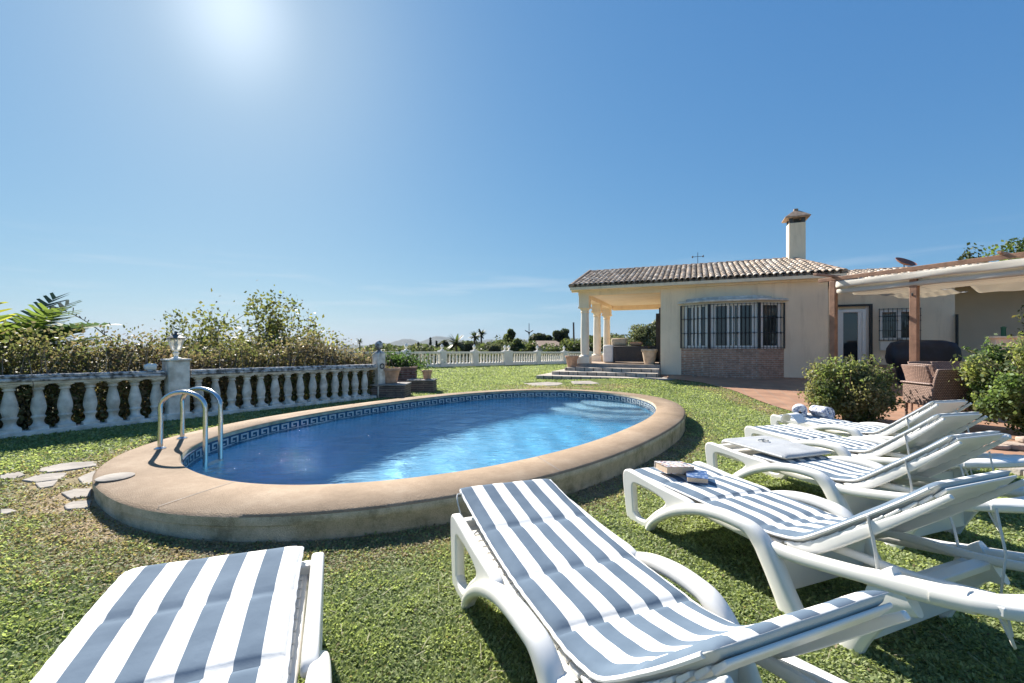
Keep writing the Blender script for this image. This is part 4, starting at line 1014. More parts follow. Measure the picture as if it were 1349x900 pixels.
for i in range(9):
    f_ = i/9; b.tube([(lerp(RL1-.03, RL1-.85, f_), lerp(-.3, 3.0, f_), lerp(ZE+.06, zr+.06, f_)), (lerp(RL1-.03, RL1-.85, f_+.13), lerp(-.3, 3.0, f_+.13), lerp(ZE+.06, zr+.06, f_+.13))], [.095, .08], 10)
o = b.build('ridge_tiles', mat('ridge_clay', (.34, .25, .19), .9, .25, 9, spec=.1), roof, smooth=True)
# chimney
cx, cy = 4.72, 3.0; b = MB(); b.box2(cx-.27, cx+.27, cy-.27, cy+.27, 4.1, 5.85); ch_ = b.build('chimney', M['cream_render'], roof, bevel=.01)
b = MB()
for sx_ in (-1, 1):
    for sy_ in (-1, 1): b.box((cx+sx_*.2, cy+sy_*.2, 5.94), (.12, .12, .18))
b.box((cx, cy, 5.94), (.2, .2, .18)); b.build('chimney_vent', M['dark_metal'], ch_)
b = MB(); vs = [(cx-.40, cy-.40, 6.03), (cx+.40, cy-.40, 6.03), (cx+.40, cy+.40, 6.03), (cx-.40, cy+.40, 6.03), (cx-.42, cy-.42, 6.07), (cx+.42, cy-.42, 6.07), (cx+.42, cy+.42, 6.07), (cx-.42, cy+.42, 6.07), (cx-.1, cy-.1, 6.34), (cx+.1, cy-.1, 6.34), (cx+.1, cy+.1, 6.34), (cx-.1, cy+.1, 6.34)]
b.add(vs, [(0, 3, 2, 1), (0, 1, 5, 4), (1, 2, 6, 5), (2, 3, 7, 6), (3, 0, 4, 7), (4, 5, 9, 8), (5, 6, 10, 9), (6, 7, 11, 10), (7, 4, 8, 11), (8, 9, 10, 11)]); b.box((cx, cy, 6.39), (.14, .14, .09)); b.build('chimney_cap', bpy.data.materials['ridge_clay'], ch_, bevel=.01)
# wing roof behind recess
wr = tile_roof('roof', 5.0, 8.0, 1.35, 4.6, 3.24, 4.08, house, pitch=.19)
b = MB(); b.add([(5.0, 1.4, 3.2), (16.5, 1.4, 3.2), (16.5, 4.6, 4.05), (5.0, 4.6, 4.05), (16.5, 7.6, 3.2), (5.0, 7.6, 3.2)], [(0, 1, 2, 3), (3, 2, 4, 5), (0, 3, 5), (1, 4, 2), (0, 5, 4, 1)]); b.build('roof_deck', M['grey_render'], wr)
b = MB()
for i in range(26): b.tube([(5.0+i*.4, 4.6, 4.13), (5.42+i*.4, 4.6, 4.12)], [.10, .085], 8)
b.build('ridge_tiles', bpy.data.materials['ridge_clay'], wr, smooth=True)
# bay window
bw = MB(); poly = [(.70, -.002), (1.60, -.50), (3.06, -.50), (3.84, -.002)]
bay = bw.prism(poly[::1], .0, 1.10).build('bay_window', M['brick'], house)
def panel_pts(a, b_, inset=0): return np.array(a), np.array(b_)
glassb, frm, grl = MB(), MB(), MB()
for (a, b_, npn) in ((poly[0], poly[1], 2), (poly[1], poly[2], 2), (poly[2], poly[3], 1)):
    a, b_ = np.array(a), np.array(b_); Ln = np.linalg.norm(b_-a); d = (b_-a)/Ln; an = math.atan2(d[1], d[0]); nn = np.array([d[1], -d[0]])
    def bx(mb, f0, f1, off, th_, z0_, z1_):
        c = a+d*Ln*(f0+f1)/2+nn*off; mb.box((c[0], c[1], (z0_+z1_)/2), (Ln*(f1-f0), th_, z1_-z0_), an)
    bx(glassb, .02, .98, -.10, .02, 1.14, 2.6)
    bx(frm, .0, 1., -.085, .06, 1.101, 1.2); bx(frm, .0, 1., -.085, .06, 2.53, 2.62)
    for k in range(npn+1):
        f_ = k/npn; ww = (.14 if k in (0, npn) else .10)/Ln; f0 = max(.012, f_-ww/2) if 0 < k < npn else (.012 if k == 0 else 1-ww*.9); f1 = f0+ww*(1 if 0 < k < npn else .9)-.012; bx(frm, f0, f1, -.083, .064, 1.201, 2.529)
        if k < npn:
            for f0, f1 in ((f_+.075/Ln*1.4, f_+.19/Ln), ((k+1)/npn-.19/Ln, (k+1)/npn-.075/Ln*1.4)): bx(frm, f0, f1, -.08, .05, 1.202, 2.528)
    nb = int(round(Ln/.125))
    for k in range(nb+1):
        p = a+d*(.015+(Ln-.03)*k/nb)+nn*.035; rr_ = .026 if k in (0, nb) else .0115; grl.tube([(p[0], p[1], 1.105), (p[0], p[1], 2.60)], rr_, 8)
        if 0 < k < nb:
            for z in (1.62, 2.12): grl.lathe([(.012, -.04), (.028, 0), (.012, .04)], (p[0], p[1], z), 6)
    for z in (1.14, 1.62, 2.12, 2.58):
        p0, p1 = a+nn*.035, b_+nn*.035; grl.tube([(*p0, z), (*p1, z)], .009, 6)
frm.build('frame', M['aluminium'], bay); glassb.build('pane', M['glass'], bay); grl.build('grille', M['black_iron'], bay)
b = MB(); b.prism([(.55, -.001), (1.52, -.62), (3.14, -.62), (4.0, -.001)], 2.66, 2.74); b.prism([(.85, -.001), (1.65, -.5), (3.0, -.5), (3.5, -.001)], 2.742, 2.84); b.build('canopy', M['canopy_stone'], bay, bevel=.02)
b = MB(); b.prism([(.75, -.003), (1.63, -.44), (3.03, -.44), (3.79, -.003)], 2.625, 2.658); b.build('soffit', M['far_white'], bay)
# recess floor and steps
for k, (q, z) in enumerate(((-.05, .20), (.30, .32), (.65, .43))):
    MB().box2(5.06, 10.2, q, 1.748, -.1+.002*k, z).build('entrance_step', M['terrace'], house, bevel=.012)
# entrance door
x0, x1 = 5.70, 6.50; zd0, zd1 = .44, 2.44
b = MB(); b.box2(x0, x0+.1, 1.64, 1.745, zd0, zd1); b.box2(x1-.1, x1, 1.64, 1.745, zd0, zd1); b.box2(x0+.1, x1-.1, 1.64, 1.745, zd1-.1, zd1); dr = b.build('door', M['aluminium'], house, bevel=.004)
b = MB(); b.box2(x0+.105, x1-.105, 1.685, 1.715, zd0, zd1-.102); b.build('pane', M['glass'], dr)
b = MB(); b.box2(x1-.22, x1-.105, 1.655, 1.68, zd0, zd1-.104); b.box2(x0+.105, x0+.17, 1.655, 1.68, zd0, zd1-.104); b.build('sash', M['aluminium'], dr)
b = MB(); b.box2(x1+.10, x1+.18, 1.62, 1.70, zd0, zd1+.1); b.box2(x0-.05, x1+.18, 1.62, 1.70, zd1+.1, zd1+.17); b.build('door_frame', M['black_iron'], dr)
b = MB(); b.box2(x1+.002, x1+.098, 1.70, 1.747, zd0, zd1+.098); b.build('shutter', M['white_render'], dr)
# small barred window
x0, x1, zw0, zw1 = 6.90, 7.90, 1.40, 2.38
b = MB(); b.box2(x0, x1, 1.72, 1.748, zw0, zw1); wn = b.build('window', M['glass'], house)
b = MB()
for a_, b__ in ((x0, x0+.06), (x1-.06, x1), (x0+.44, x0+.56)): b.box2(a_, b__, 1.69, 1.719, zw0, zw1)
b.box2(x0+.061, x1-.061, 1.69, 1.718, zw0, zw0+.06); b.box2(x0+.061, x1-.061, 1.69, 1.718, zw1-.06, zw1); b.build('frame', M['aluminium'], wn)
b = MB()
for k in range(10): xx = x0-.04+k*(x1-x0+.08)/9; b.tube([(xx, 1.62, zw0-.04), (xx, 1.62, zw1+.06)], .009, 6); b.lathe([(.008, -.03), (.02, 0), (.008, .03)], (xx, 1.62, zw1-.35), 6)
for z in (zw0-.02, zw0+.3, zw1-.2, zw1+.04): b.tube([(x0-.06, 1.62, z), (x1+.06, 1.62, z)], .009, 6)
b.build('grille', M['black_iron'], wn)
b = MB(); b.box2(x0, x1, 1.66, 1.748, zw0-.36, zw0-.06); b.build('sill_box', M['far_white'], wn)
b = MB(); b.tube([(8.87, 1.69, .6), (8.87, 1.69, 2.2)], .04, 8); b.build('downpipe', M['black_iron'], house)
b = MB(); b.box2(-.08, -.004, .40, .52, ZF, 2.6); b.box2(-.2, -.004, .52, .60, ZF+.3, 2.4); b.build('shutter', M['dark_wood'], house)
# vane and dish on the roofs
def hw(s, q, z): p = HO+HD*s+HN*q; return (p.x, p.y, z)
t = thing('weather_vane', 'thin black weather vane with cups on the roof ridge', 'weather vane', hw(1.26, 3.0, 4.5), HA)
MB().tube([(0, 0, 0), (0, 0, .55)], .012, 6).build('pole', M['black_iron'], t); b = MB()
b.tube([(-.20, 0, .38), (.20, 0, .38)], .010, 6); b.lathe([(.005, -.05), (.045, 0), (.005, .05)], (-.2, 0, .38), 10); b.lathe([(.005, -.05), (.045, 0), (.005, .05)], (.2, 0, .38), 10); b.build('arms', M['black_iron'], t)
t = thing('satellite_dish', 'reddish brown satellite dish on the rear wing roof', 'satellite dish', hw(8.6, 4.75, 4.05), HA)
MB().tube([(0, 0, 0), (0, 0, .3)], .02, 8).build('mast', M['dark_metal'], t)
d_ = MB().lathe([(.02, 0), (.15, .02), (.28, .07), (.36, .13), (.352, .14), (.27, .082), (.14, .032), (.02, .012)], n=28).build('dish', M['dish'], t, smooth=True); d_.location = (0, 0, .28); d_.rotation_euler = (R(28), R(22), 0)

# ------------------------------------------------------------------ terrace
def build_terrace():
    ys = np.r_[np.arange(-3, 14.3, .3), 14.6, 17.5]; V = []; Fq = []; xo = np.r_[0, .15, .5, 1.2, 2.5, 4.5, 7, 10, 14]
    for y in ys:
        e = float(terr_edge(y))
        for d in xo: V.append((e+d, y, float(g(min(e+d, 40), y))+.022))
    nx = len(xo)
    for i in range(len(ys)-1):
        for j in range(nx-1): Fq.append((i*nx+j, i*nx+j+1, (i+1)*nx+j+1, (i+1)*nx+j))
    me = bpy.data.meshes.new('terrace'); me.from_pydata(V, [], Fq); me.materials.append(M['terrace']); o = bpy.data.objects.new('terrace', me); link(o)
    tag(o, 'terracotta tiled terrace in front of the house', kind='structure')
    b = MB()
    for y0, y1 in ((2.5, 3.4), (3.41, 4.3), (4.31, 5.2), (5.21, 6.0)):
        e0 = float(terr_edge(y0)); b.box((e0+.02, (y0+y1)/2, -.075), (.42, y1-y0-.012, .12))
    k_ = b.build('kerb', M['flagstone'], None, bevel=.012); tag(k_, 'pale stone kerb along the terrace edge', kind='structure')
build_terrace()

# ------------------------------------------------------------------ pergola
def build_pergola():
    P1 = np.array([9.25, 12.6]); D = np.array([.395, -.918]); D /= np.linalg.norm(D); Nn = np.array([D[1], -D[0]])*-1   # towards the house
    an = math.atan2(D[1], D[0]); z0 = float(g(10, 12))+.02
    t = thing('pergola', 'timber pergola draped with cream awning cloth beside the house', 'pergola', (*P1, z0), an)
    # local x along beam, y to the house side (left of travel is +y)
    H = 3.05-z0
    for x in (0, 1.88, 6.0):
        MB().box((x, 0, H/2), (.15, .15, H)).build('post', M['wood'], t, bevel=.008)
    MB().box((3.2, 0, H+.065), (7.2, .09, .10)).build('beam', M['wood'], t, bevel=.006)
    MB().box((0, -.28, H+.15), (.10, 1.1, .06)).build('rafter', M['wood'], t, bevel=.006)
    MB().box((4.4, 1.75, H-.25), (6.6, .10, .14)).build('beam', M['wood'], t, bevel=.006)
    MB().box((3.2, 3.6, H+.0), (7.2, .10, .14)).build('beam', M['wood'], t, bevel=.006)
    for x in (3.4, 5.0): MB().box((x, 1.8, H+.16), (.07, 3.8, .05)).build('rafter', M['wood'], t, bevel=.006)
    def cloth(x0, x1, y0, y1, zf, zb, sag, folds):
        nx, ny = 40, 26; V = []; Fq = []
        for i in range(nx):
            for j in range(ny):
                a, b_ = i/(nx-1), j/(ny-1); x = lerp(x0, x1, a); y = lerp(y0, y1, b_)
                z = lerp(zf, zb, b_)-sag*math.sin(PI*((b_*folds) % 1.0))*(.6+.4*math.sin(2*a+1))-.03*math.sin(PI*a)+.008*math.sin(a*40+b_*9)
                V.append((x, y, z))
        for i in range(nx-1):
            for j in range(ny-1): Fq.append((i*ny+j, i*ny+j+1, (i+1)*ny+j+1, (i+1)*ny+j))
        o = npmesh('awning', np.array(V), np.array(Fq), M['awning'], t, smooth=True); so = o.modifiers.new('thick', 'SOLIDIFY'); so.thickness = .012; return o
    S = -1 if Nn @ np.array([-D[1], D[0]]) < 0 else 1
    def drape(x0, x1, sec):
        P_ = cr(sec, 6); nx = 46; V = []; Fq = []; ny = len(P_)
        for i in range(nx):
            a = i/(nx-1); x = lerp(x0, x1, a)
            for j, (y, z) in enumerate(P_): V.append((x, y+.006*math.sin(a*23+j*.3), H+z-.014*math.sin(PI*((a*3) % 1))*sm(0, 8, j)+.004*math.sin(a*50+j)))
        for i in range(nx-1):
            for j in range(ny-1): Fq.append((i*ny+j, i*ny+j+1, (i+1)*ny+j+1, (i+1)*ny+j))
        o = npmesh('awning', np.array(V), np.array(Fq), M['awning'], t, smooth=True); so = o.modifiers.new('thick', 'SOLIDIFY'); so.thickness = .006
    drape(.13, 6.6, [(-.10, -.03), (-.125, -.08), (-.13, -.17), (-.10, -.20), (-.02, -.185), (.0, -.235), (-.07, -.26), (-.085, -.33), (-.05, -.365), (.12, -.355), (.38, -.33), (.62, -.315)])
    drape(.13, 6.6, [(.64, -.31), (.72, -.36), (1.0, -.375), (1.3, -.355), (1.62, -.33)])
    cloth(.15, 1.55, 1.66, 3.5, H-.22, H-.30, .10, 2)
    cloth(2.2, 6.6, 1.85, 2.9, H-.30, H-.34, .14, 1)
    b = MB()
    for y in (.07, .78, 1.64): b.tube([(0, y, H-.05-.05*y), (6.6, y, H-.05-.05*y)], .006, 6)
    b.build('wire', M['steel'], t)
    b = MB(); b.tube([(1.88, -.09, H-.62), (1.88, -.11, H-.55)], .02, 8); b.tube([(1.88, .1, H-.42), (1.6, .9, H-.25)], .006, 6); b.build('hook', M['dark_metal'], t)
build_pergola()

# ------------------------------------------------------------------ terrace furniture
def wicker_mesh():
    P = []
    b = MB(); b.box((0, 0, .40), (.58, .56, .10)); P.append(('seat', b, M['wicker'], .02))
    b = MB(); pts = [(-.29, .30), (-.32, .5), (-.37, .72), (-.43, .90)]
    vs = []; ny = 9
    for (x, z) in pts:
        for j in range(ny): y = -.31+.62*j/(ny-1); cv = .05*(1-(2*j/(ny-1)-1)**2); vs.append((x-cv, y, z+(.012*math.sin(PI*j/(ny-1)) if z > .8 else 0)))
    m0 = len(vs); vs += [(v[0]+.05, v[1], v[2]) for v in vs]; fs = []
    nr = len(pts)
    for o_ in (0, m0):
        for i in range(nr-1):
            for j in range(ny-1): fs.append((o_+i*ny+j, o_+i*ny+j+1, o_+(i+1)*ny+j+1, o_+(i+1)*ny+j))
    for i in range(nr-1):
        for j in (0, ny-1): a = i*ny+j; fs.append((a, a+ny, a+ny+m0, a+m0))
    for j in range(ny-1):
        for i in (0, nr-1): a = i*ny+j; fs.append((a, a+1, a+1+m0, a+m0))
    b.add(vs, fs); P.append(('backrest', b, M['wicker'], .012))
    for sd in (-1, 1):
        b = MB(); b.box((-.02, sd*.29, .47), (.60, .05, .34)); b.box((-.0, sd*.29, .655), (.62, .09, .03)); P.append(('armrest', b, M['wicker'], .012))
    for sx_ in (-1, 1):
        for sd in (-1, 1): b = MB(); b.tube([(sx_*.25, sd*.27, .36), (sx_*.26, sd*.275, .0)], [.024, .019], 8); P.append(('leg', b, M['wicker'], 0))
    b = MB(); b.box((.03, 0, .475), (.5, .50, .05)); P.append(('cushion', b, M['cushion_sand'], .02))
    return P
def chairs():
    spots = [(7.98, 8.2, R(-8), 'brown wicker armchair seen side on, left end of the dining set'), (8.62, 8.75, R(-8), 'brown wicker armchair behind the leftmost one'),
             (6.98, 7.2, R(84), 'brown wicker armchair with its back to the camera, nearest the lounger tails'), (9.25, 9.5, R(-95), 'brown wicker armchair at the far side of the table, left of its neighbour'), (9.72, 9.45, R(-95), 'brown wicker armchair at the far side of the table, beside the right shrub')]
    proto = None; Gp = 'wicker armchairs around the terrace table'
    for i, (x, y, rz, lab) in enumerate(spots):
        z = float(g(x, y))+.024
        if proto is None:
            proto = thing('wicker_chair', lab, 'armchair', (x, y, z), rz, Gp)
            for nm, b, m, bv in wicker_mesh(): b.build(nm, m, proto, smooth=True, bevel=bv)
        else:
            r = proto.copy(); COL.objects.link(r); r.location = (x, y, z); r.rotation_euler = (0, 0, rz); r['label'] = lab
            for ch in list(proto.children): c = ch.copy(); COL.objects.link(c); c.parent = r
chairs()
t = thing('dining_table', 'long brown wicker dining table among the armchairs', 'table', (9.15, 8.25, float(g(9, 8))+.024), R(-8))
MB().box((0, 0, .72), (1.5, .9, .05)).build('tabletop', M['wood'], t, bevel=.01)
b = MB(); b.box((0, 0, .655), (1.36, .78, .07)); b.build('apron', M['wicker'], t, bevel=.01)
for sx_ in (-1, 1):
    for sy_ in (-1, 1): MB().box((sx_*.64, sy_*.36, .31), (.08, .08, .62)).build('leg', M['wicker'], t, bevel=.01)
# covered barbecue
t = thing('barbecue', 'large barbecue under a dark navy cover against the house', 'barbecue', (11.75, 12.55, float(g(11.7, 12.5))+.024), HA)
b = MB(); prof = [(.50, .0, .25), (.52, .05, .26), (.56, .5, .28), (.76, .62, .34), (.80, .80, .36), (.78, 1.05, .33), (.70, 1.22, .27), (.5, 1.28, .2), (.1, 1.29, .05)]
vs = []; nn_ = 28
for (ax, z, ay) in prof:
    for k in range(nn_):
        q = 2*PI*k/nn_; C, S = math.cos(q), math.sin(q); vs.append((ax*math.copysign(abs(C)**.5, C)+.012*math.sin(7*q+z*5), ay*math.copysign(abs(S)**.5, S)+.012*math.sin(9*q+2*z), z+.012*math.sin(5*q)*(z > .9)))
fs = [(i*nn_+k, i*nn_+(k+1) % nn_, (i+1)*nn_+(k+1) % nn_, (i+1)*nn_+k) for i in range(len(prof)-1) for k in range(nn_)]+[tuple((len(prof)-1)*nn_+k for k in range(nn_))]
b.add(vs, fs); b.build('cover', M['navy_cover'], t, smooth=True, auto=60)
for sx_ in (-1, 1): b = MB(); b.tube([(sx_*.4, -.03, .045), (sx_*.4, .03, .045)], .04, 12); b.build('wheel', M['black_iron'], t)
# porch sofa
sf = HO+HD*(-1.05)+HN*1.25
t = thing('sofa', 'dark wicker porch sofa with pale end cushions', 'sofa', (sf.x, sf.y, ZF+.013), HA)
MB().box((.1, 0, .36), (1.75, .8, .62)).build('body', M['wicker_dark'], t, bevel=.03)
MB().box((-.99, .02, .36), (.40, .84, .70)).build('end_cushion', M['white_fabric'], t, bevel=.06)
for i, (x, z, w_, lab) in enumerate(((-.62, .84, .62, 'wide sand coloured cushion on the porch sofa top'), (.05, .76, .5, 'small peach cushion on the porch sofa, right of the wide one'))):
    p = sf+HD*x; o = MB().box((0, 0, 0), (w_, .22, .30 if i == 0 else .15)).build('cushion', M['cushion_sand'] if i == 0 else mat('peach_cloth', (.6, .35, .22), .95, .1), None, bevel=.07)
    o.location = (p.x, p.y, ZF+z-(.0 if i == 0 else -.005)); o.rotation_euler = (R(-8), 0, HA); tag(o, lab, 'cushion', 'cushions on the porch sofa')
p = HO+HD*(-.42)+HN*.42
pot('plant_pot', 'big pale flared pot against the porch wall', p.x, p.y, ZF+.013, .30, .56, M['pale_terracotta'], 'terracotta pots', plant=(40, .05, .15, .05, (.08, .07, .04)))
p = HO+HD*(-3.22)+HN*(-.25)
pot('plant_pot', 'pinkish terracotta pot on the top porch step beside the front column', p.x, p.y, .376, .26, .43, M['terracotta'], 'terracotta pots')
p = HO+HD*(-2.2)+HN*1.95
pot('plant_pot', 'bright orange pot on the porch behind the middle column', p.x, p.y, ZF+.013, .20, .34, M['orange_pot'], 'terracotta pots', plant=(120, .07, .2, .05, (.07, .1, .03)))

# ------------------------------------------------------------------ vegetation
def branches(base, direction, length, rad, depth, rng, out, tips, spread=.6, up=.12, kids=3):
    p = np.array(base, float); d = np.array(direction, float); d /= np.linalg.norm(d); pts = [p.copy()]; m = 4
    for k in range(m):
        d = d+rng.normal(0, .14, 3)+np.array([0, 0, up*.3]); d /= np.linalg.norm(d); p = p+d*length/m; pts.append(p.copy())
    out.append((pts, np.linspace(rad, rad*.55, m+1)))
    if depth == 0: tips.append(pts); return
    for k in range(kids):
        f_ = rng.uniform(.45, 1.) if k else 1.; q = pts[min(m, int(round(f_*m)))]
        nd = d+rng.normal(0, spread, 3)+np.array([0, 0, up]); branches(q, nd, length*rng.uniform(.6, .82), rad*.55, depth-1, rng, out, tips, spread, up, kids)
def sparse_tree(name, label, x, y, z, h, seed, lsize, ncol, nl, depth=4, spread=.55, group=None, cat='tree', stems=1, kids=3, rad=.05, leafspread=.12):
    rng = np.random.default_rng(seed); t = thing(name, label, cat, (x, y, z), 0, group); out, tips = [], []
    for s_ in range(stems):
        d = np.array([0, 0, 1.])+rng.normal(0, .25 if stems > 1 else .06, 3); branches((rng.normal(0, .12*(stems > 1)), rng.normal(0, .12*(stems > 1)), -.1), d, h*.38, rad, depth, rng, out, tips, spread, .14, kids)
    b = MB()
    for pts, rs in out: b.tube(pts, list(rs), 5, cap=False)
    b.build('trunk', M['bark'], t, smooth=True)
    T = np.array([p for tp in tips for p in tp[1:]]); C = T[rng.integers(len(T), size=nl)]+rng.normal(0, leafspread, (nl, 3))
    cols = np.array(ncol)[rng.integers(len(ncol), size=nl)]
    V, Fq, c = leaf_arrays(C, lsize, cols, rng=rng, colvar=.35); npmesh('crown', V, Fq, M['leaf'], t, c)
    return t
def clump_tree(name, label, x, y, z, h, w, seed, lsize, cols, nl=2600, group=None, cat='tree', shape='round', trunk=.35, ncl=16):
    rng = np.random.default_rng(seed); t = thing(name, label, cat, (x, y, z), 0, group); cz = h*(.5+trunk/2); ch = h*(1-trunk)/2
    cl = rng.normal(size=(ncl, 3)); cl /= np.linalg.norm(cl, axis=1)[:, None]; cl *= rng.uniform(.35, .85, (ncl, 1)); cl = cl*np.array([w/2, w/2, ch])+np.array([0, 0, cz])
    b = MB(); b.tube([(0, 0, -1.5), (rng.normal(0, .05*w), 0, h*trunk*.7), (0, 0, cz)], [w*.05+.04, w*.035+.03, .03], 7, cap=False)
    for k in range(min(7, ncl)): b.tube([(0, 0, h*trunk*.75), tuple((cl[k]+np.array([0, 0, h*trunk*.75]))/2+rng.normal(0, .04*w, 3)), tuple(cl[k])], [w*.025+.015, w*.015+.01, .01], 5, cap=False)
    b.build('trunk', M['bark'], t, smooth=True)
    idx = rng.integers(ncl, size=nl); rad = rng.uniform(.16, .3, ncl)
    off = rng.normal(size=(nl, 3)); off /= np.linalg.norm(off, axis=1)[:, None]; off *= rng.uniform(.4, 1.05, (nl, 1))**.5
    C = cl[idx]+off*rad[idx][:, None]*np.array([w, w, ch*1.6]); cc = np.array(cols)[rng.integers(len(cols), size=ncl)][idx]
    V, Fq, c = leaf_arrays(C, lsize, cc, rng=rng, up=.3); npmesh('crown', V, Fq, M['leaf'], t, c); return t

HEDGE = [(.16, .165, .085), (.20, .165, .115), (.13, .14, .07), (.23, .18, .14), (.17, .14, .11)]
def hedge():
    an = BL_D; L0, L1 = -3.8, 5.9; nst = 1300; rng = np.random.default_rng(21)
    q0 = BL_A; t = thing('hedge', 'dense untrimmed olive brown hedge behind the near balustrade', 'hedge', (q0[0], q0[1], float(g(*q0))))
    nl = 76000; l = rng.uniform(L0, L1, nl); d = .30+np.abs(rng.normal(0, 1, nl))*.24; d = np.clip(d, .16, 2.0)
    top = .98+.08*np.sin(l*1.9)+.06*np.sin(l*4.7+1)+rng.normal(0, .05, nl)+.12*sm(0, 1.2, d)-.25*sm(4.6, 5.8, l)
    zz = rng.uniform(0, 1, nl)**.8*top; zz = np.where(rng.random(nl) < .07, top+np.abs(rng.normal(0, .13, nl)), zz)
    gap = rng.random(nl) < .30; d = np.where(gap, rng.uniform(.0, .22, nl), d); zz = np.where(gap, rng.uniform(.04, .68, nl), zz)
    C = np.c_[an[0]*l+BL_N[0]*d, an[1]*l+BL_N[1]*d, zz-.018*an[0]*l]
    f_ = np.clip(.5+.5*np.sin(l*1.3+2)*np.cos(zz*3+l*.7)+rng.normal(0, .25, nl), 0, .999); cols = np.array(HEDGE)[(f_*5).astype(int)]
    cols = np.where(gap[:, None], cols*np.array([1.15, 1.2, 1.0]), cols)  # leaves between the balusters coloured brighter to suggest light on them
    V, Fq, c = leaf_arrays(C, .033, cols, rng=rng, colvar=.35); npmesh('foliage', V, Fq, M['leaf'], t, c)
    b = MB()
    for k in range(nst):
        l_ = rng.uniform(L0, L1); d_ = rng.uniform(.25, 1.2); p = an*l_+BL_N*d_; h_ = rng.uniform(.7, 1.22); z_ = -.018*p[0]
        pts = [(p[0], p[1], z_-.2)]
        for m_ in range(4): q = pts[-1]; pts.append((q[0]+rng.normal(0, .09), q[1]+rng.normal(0, .09), q[2]+h_/4+.03))
        b.tube(pts, [.009, .008, .006, .005, .003], 4, cap=False)
    b.build('stems', M['twig'], t)
    # one long dry shoot reaching out over the top
    b = MB(); A = W(145, 447, 7.6); B_ = W(84, 409, 7.4); A, B_ = [np.array(v)-np.array([q0[0], q0[1], float(g(*q0))]) for v in (A, B_)]; pts = [tuple(A-np.array([-.3, 0, .5])), tuple(A)]+[tuple(lerp(A, B_, f)+np.array([0, 0, .05*math.sin(PI*f)])) for f in (.3, .6, .85, 1)]
    b.tube(pts, [.012, .010, .008, .006, .005, .003], 5)
    for f in np.linspace(.05, 1, 16): p = lerp(A, B_, f)+np.array([0, 0, .05*math.sin(PI*f)]); b.tube([tuple(p), tuple(p+rng.normal(0, .03, 3)+np.array([0, 0, .03]))], [.006, .010], 4)
    p = lerp(A, B_, .12); b.tube([tuple(p), tuple(p+np.array([-.02, 0, .22]))], [.008, .004], 5)
    b.build('dry_shoot', M['twig'], t)
hedge()
sparse_tree('bush', 'tall loose bush with bare twigs showing, above the hedge right of the lantern', -6.35, 10.9, -1.0, 3.55, 4, .058, [(.15, .155, .065), (.11, .12, .05), (.21, .20, .08)], 9000, depth=4, stems=6, kids=3, spread=.78, cat='bush', rad=.05, leafspread=.12)
sparse_tree('bush', 'small airy bush rising from the hedge just behind the lantern', -7.7, 10.6, -1.0, 2.9, 9, .05, [(.13, .14, .06), (.18, .18, .08)], 2600, depth=4, stems=3, kids=3, spread=.42, cat='bush', rad=.035, leafspread=.09)
sparse_tree('bush', 'low sprawling bush trailing right behind the hedge end', -4.9, 11.6, -.9, 2.5, 14, .05, [(.11, .11, .04), (.15, .15, .06)], 3600, depth=3, stems=5, kids=3, spread=.6, cat='bush', rad=.03)
# cycad-like palm at the left edge
def big_palm():
    rng = np.random.default_rng(31); t = thing('palm', 'broad leaved green palm with yellowing fronds at the left frame edge', 'palm', (-7.85, 6.75, -.3))
    V, Fq, Cc = [], [], []; b = MB(); b.tube([(0, 0, -.9), (0, 0, 1.5)], [.16, .12], 9)
    tr = b.build('trunk', M['bark'], t, smooth=True)
    for k in range(52):
        az = 2*PI*k/52*3.4+rng.normal(0, .2); el = rng.uniform(.15, 1.15); L = rng.uniform(.95, 1.4); d = np.array([math.cos(az)*math.cos(el), math.sin(az)*math.cos(el), math.sin(el)])
        side = np.cross(d, [0, 0, 1]); side /= np.linalg.norm(side); p = np.array([0, 0, 1.35+rng.uniform(-.35, .15)]); m = 15; spine = []
        for i in range(m+1): spine.append(p.copy()); d = d+np.array([0, 0, -.022-.012*i/m]); d /= np.linalg.norm(d); p = p+d*L/m
        s0 = spine; yellow = rng.random() < .22
        col = np.array((.34, .33, .07) if yellow else ((.15, .20, .06) if rng.random() < .6 else (.08, .12, .075)))
        bs = MB(); 
        for i in range(3, m):
            w_ = .34*math.sin(PI*max(.05, (i-2)/(m-1)))**.7+.05
            for sd in (-1, 1):
                a = s0[i]; a2 = s0[i]+(s0[i+1]-s0[i])*.92; up_ = np.array([0, 0, .10*w_]); fw = (s0[i+1]-s0[i])*1.6*rng.uniform(.8, 1.4); tip = side*sd*w_*rng.uniform(.85, 1.1)
                bi = len(V); V += [a, a2, a2+tip*.96+fw*.9-up_*0, a+tip+fw+up_]; Fq.append((bi, bi+1, bi+2, bi+3)); c = np.clip(col*rng.uniform(.75, 1.25), 0, 1); Cc += [c]*4
    npmesh('fronds', np.array(V), np.array(Fq), M['leaf'], t, np.array(Cc))
big_palm()
